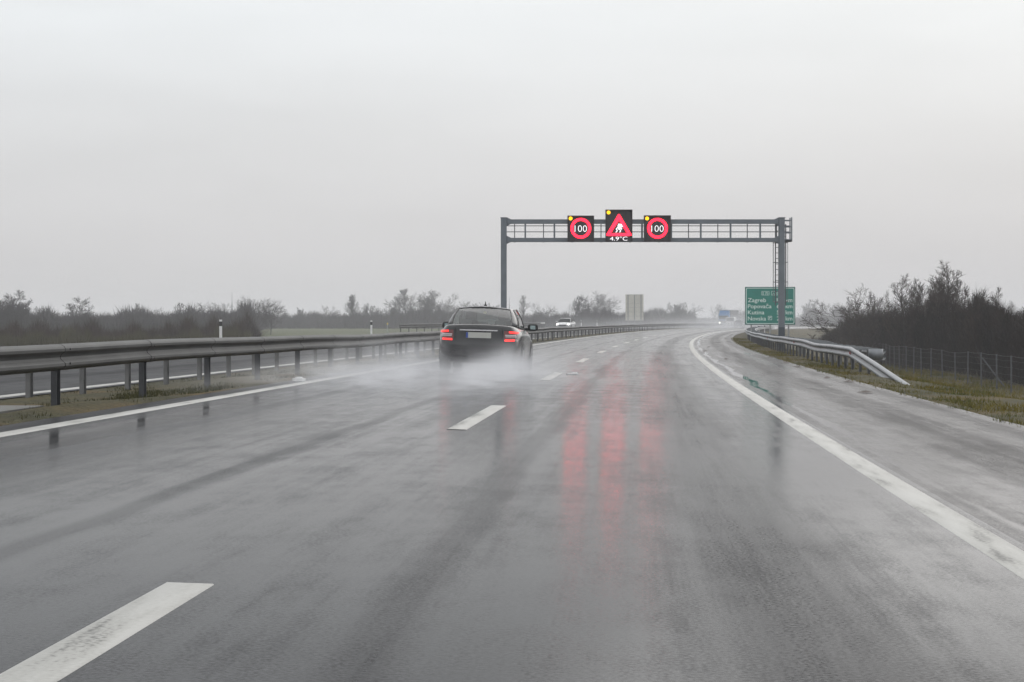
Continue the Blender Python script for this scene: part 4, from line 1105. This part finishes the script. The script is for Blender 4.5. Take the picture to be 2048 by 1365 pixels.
def rounded_seat(mb, cx_, y, z0, w, h, th):
    rings = []
    for (f, k1, k2) in ((0, .9, .8), (.2, 1, 1), (.7, .98, .95), (.93, .8, .8), (1, .5, .5)):
        rings.append([(cx_ + w / 2 * k1 * math.copysign(abs(math.cos(a)) ** .5, math.cos(a)), y + .10 * f + th / 2 * k2 * math.copysign(abs(math.sin(a)) ** .5, math.sin(a)), z0 + h * f) for a in np.linspace(0, 2 * math.pi, 16, endpoint=False)])
    mb.sweep(rings, True, cap=True)
for sg in (1, -1):
    mb = MB(); rounded_seat(mb, sg * .37, 2.02, .45, .50, .67, .16); seat = mb.build('front_seat', CARM['seat'], C, smooth=True)
    mb = MB(); rounded_seat(mb, sg * .37, 2.14, 1.13, .27, .19, .10); mb.build('headrest', CARM['seat'], seat, smooth=True)
    mb = MB(); rounded_seat(mb, sg * .38, 1.02, 1.0, .26, .13, .10); mb.build('headrest', CARM['seat'], C, smooth=True)
mb = MB(); rounded_seat(mb, 0, 1.0, .99, .22, .09, .10); mb.build('headrest', CARM['seat'], C, smooth=True)
mb = MB(); mb.box((0, 1.05, .80), (1.35, .18, .42)); mb.box((0, .85, .985), (1.25, .42, .02)); mb.build('rear_shelf', CARM['seat'], C)
mb = MB(); mb.box((0, 3.05, .88), (1.45, .5, .16), bev=.1); mb.build('dashboard', CARM['seat'], C)
mb = MB(); mb.box((.06, 2.72, 1.285), (.25, .04, .075), bev=.01); mb.build('inner_mirror', CARM['seat'], C)
mb = MB(); mb.box((.03, 1.12, 1.285), (.055, .004, .05)); mb.build('window_sticker', CARM['sticker'], C)

# oncoming white car (built nose to the front, turned to face us)
wx, wy2 = at(1137.5, 226); s_, t_ = st_of(wx, wy2)
W = car('white_car', 'white estate car with lit headlamps coming towards us beyond the median', P(s_, t_, float(opp_z(s_, t_))), head(s_) + math.pi + .05, 0, 'paint_white', detail=False, hatch=True)
for sg in (1, -1):
    mb = MB(); mb.disc((sg * .60, 4.36, .655), .115, .16, 16); mb.build('headlight', CARM['head'], W)
mb = MB(); mb.box((0, 4.57, .58), (.82, .12, .12), bev=.03); mb.build('grille', CARM['trim'], W)
mb = MB()
for sg in (1, -1): mb.tube((sg * .54, .9, 1.44), (sg * .54, 2.3, 1.45), .02, n=6)
mb.build('roof_rack', CARM['trim'], W)
# far traffic in our direction
def far_place(px, Z, zf=road_z): 
    x_, y_ = at(px, Z); s, t = st_of(x_, y_); return P(s, t, float(zf(s, t))), head(s), s, t
loc, hd, s_, t_ = far_place(1476, 372); 
D = car('grey_car', 'dark small car fading into the spray just right of the white van', loc, hd, 0, 'paint_grey', detail=False, hatch=True)
for sg in (1, -1):
    mb = MB(); mb.box((sg * .70, .03, .82), (.16, .10, .16), bev=.03); mb.build('tail_lamp', CARM['lamp_red'], D)
loc, hd, s_, t_ = far_place(1460, 395)
V = thing('white_van', 'pale van seen from behind in a cloud of spray far ahead', 'van', loc, (0, 0, -hd))
mb = MB(); prof = [(.35, .25), (.90, .28), (.97, .55), (.97, 1.15), (.90, 1.75), (.80, 1.95), (.55, 2.02)]
rings = []
for y_, sc_y, lift in ((0, .96, 0), (.12, 1, 0), (3.2, 1, 0), (3.9, .95, -.25), (4.7, .92, -.9)):
    half = [(x * sc_y, min(z, 2.02 + lift) if z > 1 else z) for x, z in prof]
    rings.append([(x, y_, z) for x, z in half] + [(-x, y_, z) for x, z in reversed(half)])
mb.sweep(rings, True, cap=True); mb.build('body', CARM['paint_white'], V)
mb = MB(); mb.box((0, -.005, 1.50), (1.50, .03, .62), bev=.01); mb.build('rear_window', CARM['dark_glass'], V)
for sg in (1, -1):
    mb = MB(); mb.box((sg * .88, -.01, .95), (.12, .04, .42)); mb.build('tail_lamp', CARM['lamp_red'], V)
    for y_ in (.8, 3.6):
        w = empty('wheel', (sg * .84, y_, .33)); w.parent = V; mb = MB(); mb.disc((0, 0, 0), .33, .22, 20, 'x'); mb.build('tyre', CARM['tyre'], w)
mb = MB(); mb.box((0, -.02, .72), (.54, .02, .12)); mb.build('number_plate', CARM['plate'], V)
# oncoming truck with blue cab top
loc, hd, s_, t_ = far_place(1449, 470, opp_z)
K = thing('truck', 'truck with light blue cab top and pale trailer far ahead in the mist', 'truck', loc, (0, 0, -hd + math.pi - .03))
CARM['tarp'] = mat('grey_tarpaulin', (.22, .22, .23), .6)
bl = mat('light_blue_cab', (.10, .24, .46), .4, var=.05)
mb = MB(); mb.box((0, 0, 1.9), (2.45, 1.9, 2.4), bev=.15); mb.box((0, -.3, 3.4), (2.3, 1.6, .75), bev=.3); mb.build('cab', bl, K)
mb = MB(); mb.box((0, .97, 2.1), (2.2, .06, .9)); mb.build('windscreen', CARM['dark_glass'], K)
mb = MB(); mb.box((0, .99, 1.1), (2.3, .06, .7)); mb.build('grille', CARM['trim'], K)
mb = MB(); mb.box((0, -7.0, 2.55), (2.5, 11.5, 2.7)); mb.build('trailer', CARM['tarp'], K)
for sg in (1, -1):
    mb = MB(); mb.disc((sg * .95, 1.03, .85), .16, .06, 16); mb.build('headlight', CARM['head'], K)
for y_ in (.3, -2.8, -9.0, -10.3):
    for sg in (1, -1):
        w = empty('wheel', (sg * 1.1, y_, .5)); w.parent = K; mb = MB(); mb.disc((0, 0, 0), .5, .3, 20, 'x'); mb.build('tyre', CARM['tyre'], w)

# ------------------------------------------------------------------ spray and haze
def spray_mat(name, dens, length, hw, hh, scale, wheels=None, drift=0.):
    """mist whose density falls off with height, to the sides and backwards (object space, y forward)"""
    m = bpy.data.materials.new(name); m.use_nodes = True; nt = m.node_tree; L = nt.links
    nt.nodes.remove(nt.nodes['Principled BSDF']); out = nt.nodes['Material Output']
    vol = N(nt, 'ShaderNodeVolumePrincipled'); vol.inputs['Color'].default_value = (.88, .885, .91, 1); vol.inputs['Anisotropy'].default_value = .2
    L.new(vol.outputs[0], out.inputs['Volume'])
    tc = N(nt, 'ShaderNodeTexCoord'); sp = N(nt, 'ShaderNodeSeparateXYZ'); L.new(tc.outputs['Object'], sp.inputs[0])
    def mth(op, a, b=None, c=None, clamp=False):
        n = N(nt, 'ShaderNodeMath', operation=op, use_clamp=clamp)
        for i, x in enumerate((a, b, c)):
            if x is None: continue
            if isinstance(x, (int, float)): n.inputs[i].default_value = x
            else: L.new(x, n.inputs[i])
        return n.outputs[0]
    def mr(x, a, b, lo, hi):
        n = N(nt, 'ShaderNodeMapRange', interpolation_type='SMOOTHSTEP'); L.new(x, n.inputs[0])
        for i, v in enumerate((a, b, lo, hi)): n.inputs[i + 1].default_value = v
        return n.outputs[0]
    nz = N(nt, 'ShaderNodeTexNoise'); nz.inputs['Scale'].default_value = scale; nz.inputs['Detail'].default_value = 3
    mp = N(nt, 'ShaderNodeMapping'); mp.inputs['Scale'].default_value = (1, .45, 1.2); L.new(tc.outputs['Object'], mp.inputs['Vector']); L.new(mp.outputs[0], nz.inputs['Vector'])
    n_ = mr(nz.outputs['Fac'], .36, .66, .06, 1.)
    ax = mth('ABSOLUTE', mth('ADD', sp.outputs['X'], drift))
    back = mr(sp.outputs['Y'], -length, -length * .12, 0, 1)           # thins out far behind
    frontf = mr(sp.outputs['Y'], 2.6, .2, 0, 1)
    top = mth('MULTIPLY_ADD', mr(sp.outputs['Y'], -length * .35, .5, .50, 1.0), hh, 0.)    # sheet sinks behind the car
    zf_ = mth('POWER', mth('SUBTRACT', 1., mth('DIVIDE', sp.outputs['Z'], top), clamp=True), 2.0)
    lat = mr(ax, hw * .45, hw, 1, 0)
    d = mth('MULTIPLY', mth('MULTIPLY', back, frontf), mth('MULTIPLY', zf_, lat))
    d = mth('MULTIPLY', d, n_)
    if wheels:
        wl = None
        for wx_ in wheels:
            q = mr(mth('ABSOLUTE', mth('SUBTRACT', sp.outputs['X'], wx_)), 0, .55, 1.6, .55)
            wl = q if wl is None else mth('MAXIMUM', wl, q)
        d = mth('MULTIPLY', d, wl)
    L.new(mth('MULTIPLY', d, dens), vol.inputs['Density'])
    m.cycles.volume_step_rate = 1.0
    return m
def spray(name, label, loc, rot, size_back, front, hw, hh, m, drift=0.):
    mb = MB(); mb.box((-drift, (front - size_back) / 2, hh / 2 + .012), (2 * hw, front + size_back, hh)); o = mb.build(name, m, loc=loc); o.rotation_euler = rot
    tag(o, label, kind='stuff'); return o
spray('car_spray', 'cloud of white spray thrown up behind the black car', CARLOC, (0, BANK, -CARH), 17, 2.6, 3.2, .95, spray_mat('spray_mist', 1.15, 17, 3.2, .95, 1.25, (-1.0, .75), .75), .75)
loc, hd, s_, t_ = far_place(1466, 380)
spray('traffic_spray', 'bank of drifting spray around the distant traffic', loc, (0, 0, -hd), 210, 40, 13, 4.6, spray_mat('far_spray_mist', .037, 210, 13, 4.6, .10))

hz = bpy.data.materials.new('haze_air'); hz.use_nodes = True; nt = hz.node_tree; nt.nodes.remove(nt.nodes['Principled BSDF'])
vol = N(nt, 'ShaderNodeVolumePrincipled'); vol.inputs['Color'].default_value = (.93, .93, .96, 1); vol.inputs['Density'].default_value = .00058; vol.inputs['Anisotropy'].default_value = .0
nt.links.new(vol.outputs[0], nt.nodes['Material Output'].inputs['Volume'])
mb = MB(); x0_, x1_, y0_, y1_ = -3300, 3300, -900, 3500; mb.box(((x0_ + x1_) / 2, (y0_ + y1_) / 2, (-3.5 + 26) / 2), (x1_ - x0_, y1_ - y0_, 29.5))
tag(mb.build('haze', hz), 'thin wet winter haze filling the air over the whole motorway', kind='stuff')

# ------------------------------------------------------------------ sky and light
SUN_EL, SUN_AZ = R(32), R(25)
w = bpy.data.worlds.new('World'); scene.world = w; w.use_nodes = True; nt = w.node_tree; L = nt.links
bg = nt.nodes['Background']
sky = N(nt, 'ShaderNodeTexSky'); sky.sky_type = 'NISHITA'; sky.sun_disc = False; sky.sun_elevation = SUN_EL; sky.sun_rotation = SUN_AZ; sky.dust_density = 6; sky.air_density = 1.5
sc1 = N(nt, 'ShaderNodeVectorMath', operation='SCALE'); sc1.inputs['Scale'].default_value = .10; L.new(sky.outputs[0], sc1.inputs[0])
tc = N(nt, 'ShaderNodeTexCoord'); sp = N(nt, 'ShaderNodeSeparateXYZ'); L.new(tc.outputs['Generated'], sp.inputs[0])
cl = N(nt, 'ShaderNodeMath', operation='MAXIMUM'); L.new(sp.outputs['Z'], cl.inputs[0]); cl.inputs[1].default_value = 0.
# cloud deck: darker towards the horizon, about three times brighter overhead
ra = N(nt, 'ShaderNodeValToRGB'); e = ra.color_ramp.elements
e[0].position = 0; e[0].color = (.632, .625, .630, 1); e[1].position = 1; e[1].color = (1.62, 1.64, 1.66, 1)
for p_, c_ in ((.04, (.680, .676, .684)), (.095, (.752, .764, .778)), (.15, (.85, .882, .905)), (.30, (1.02, 1.05, 1.08))):
    x = e.new(p_); x.color = (*c_, 1)
L.new(cl.outputs[0], ra.inputs['Fac'])
mp = N(nt, 'ShaderNodeMapping'); mp.inputs['Scale'].default_value = (1.5, 1.5, 7); L.new(tc.outputs['Generated'], mp.inputs['Vector'])
nz = N(nt, 'ShaderNodeTexNoise'); nz.inputs['Scale'].default_value = 3.; nz.inputs['Detail'].default_value = 5; L.new(mp.outputs[0], nz.inputs['Vector'])
mr = N(nt, 'ShaderNodeMapRange'); mr.inputs[1].default_value = .3; mr.inputs[2].default_value = .7; mr.inputs[3].default_value = .955; mr.inputs[4].default_value = 1.045; L.new(nz.outputs['Fac'], mr.inputs[0])
sc2 = N(nt, 'ShaderNodeVectorMath', operation='SCALE'); L.new(ra.outputs['Color'], sc2.inputs[0]); L.new(mr.outputs[0], sc2.inputs['Scale'])
mx = N(nt, 'ShaderNodeMix', data_type='RGBA'); mx.inputs['Factor'].default_value = .96; L.new(sc1.outputs[0], mx.inputs['A']); L.new(sc2.outputs[0], mx.inputs['B'])
L.new(mx.outputs['Result'], bg.inputs['Color']); bg.inputs['Strength'].default_value = 1.0
sd = bpy.data.lights.new('sun', 'SUN'); sd.energy = .6; sd.angle = R(60); sd.color = (1, .97, .94)
so = bpy.data.objects.new('sun', sd); COL.objects.link(so)
so.rotation_euler = Vector((math.sin(SUN_AZ) * math.cos(SUN_EL), math.cos(SUN_AZ) * math.cos(SUN_EL), math.sin(SUN_EL))).to_track_quat('Z', 'Y').to_euler()

# ------------------------------------------------------------------ camera and render settings
cd = bpy.data.cameras.new('camera'); co = bpy.data.objects.new('camera', cd); COL.objects.link(co); scene.camera = co
cd.sensor_width = 36; cd.lens = 36 * F / 2048; cd.clip_end = 6000; cd.clip_start = .1
co.location = (0, 0, EYE); co.rotation_euler = (R(90), 0, 0); cd.shift_y = -(682.5 - YH) / 2048 * 1.0
vs = scene.view_settings; vs.view_transform = 'Standard'; vs.look = 'None'; vs.exposure = 0; vs.gamma = 1
cy = scene.cycles; cy.use_denoising = True; cy.max_bounces = 8; cy.diffuse_bounces = 2; cy.glossy_bounces = 3; cy.transparent_max_bounces = 12; cy.volume_bounces = 1
cy.volume_max_steps = 256; cy.caustics_reflective = False; cy.caustics_refractive = False; cy.sample_clamp_indirect = 4
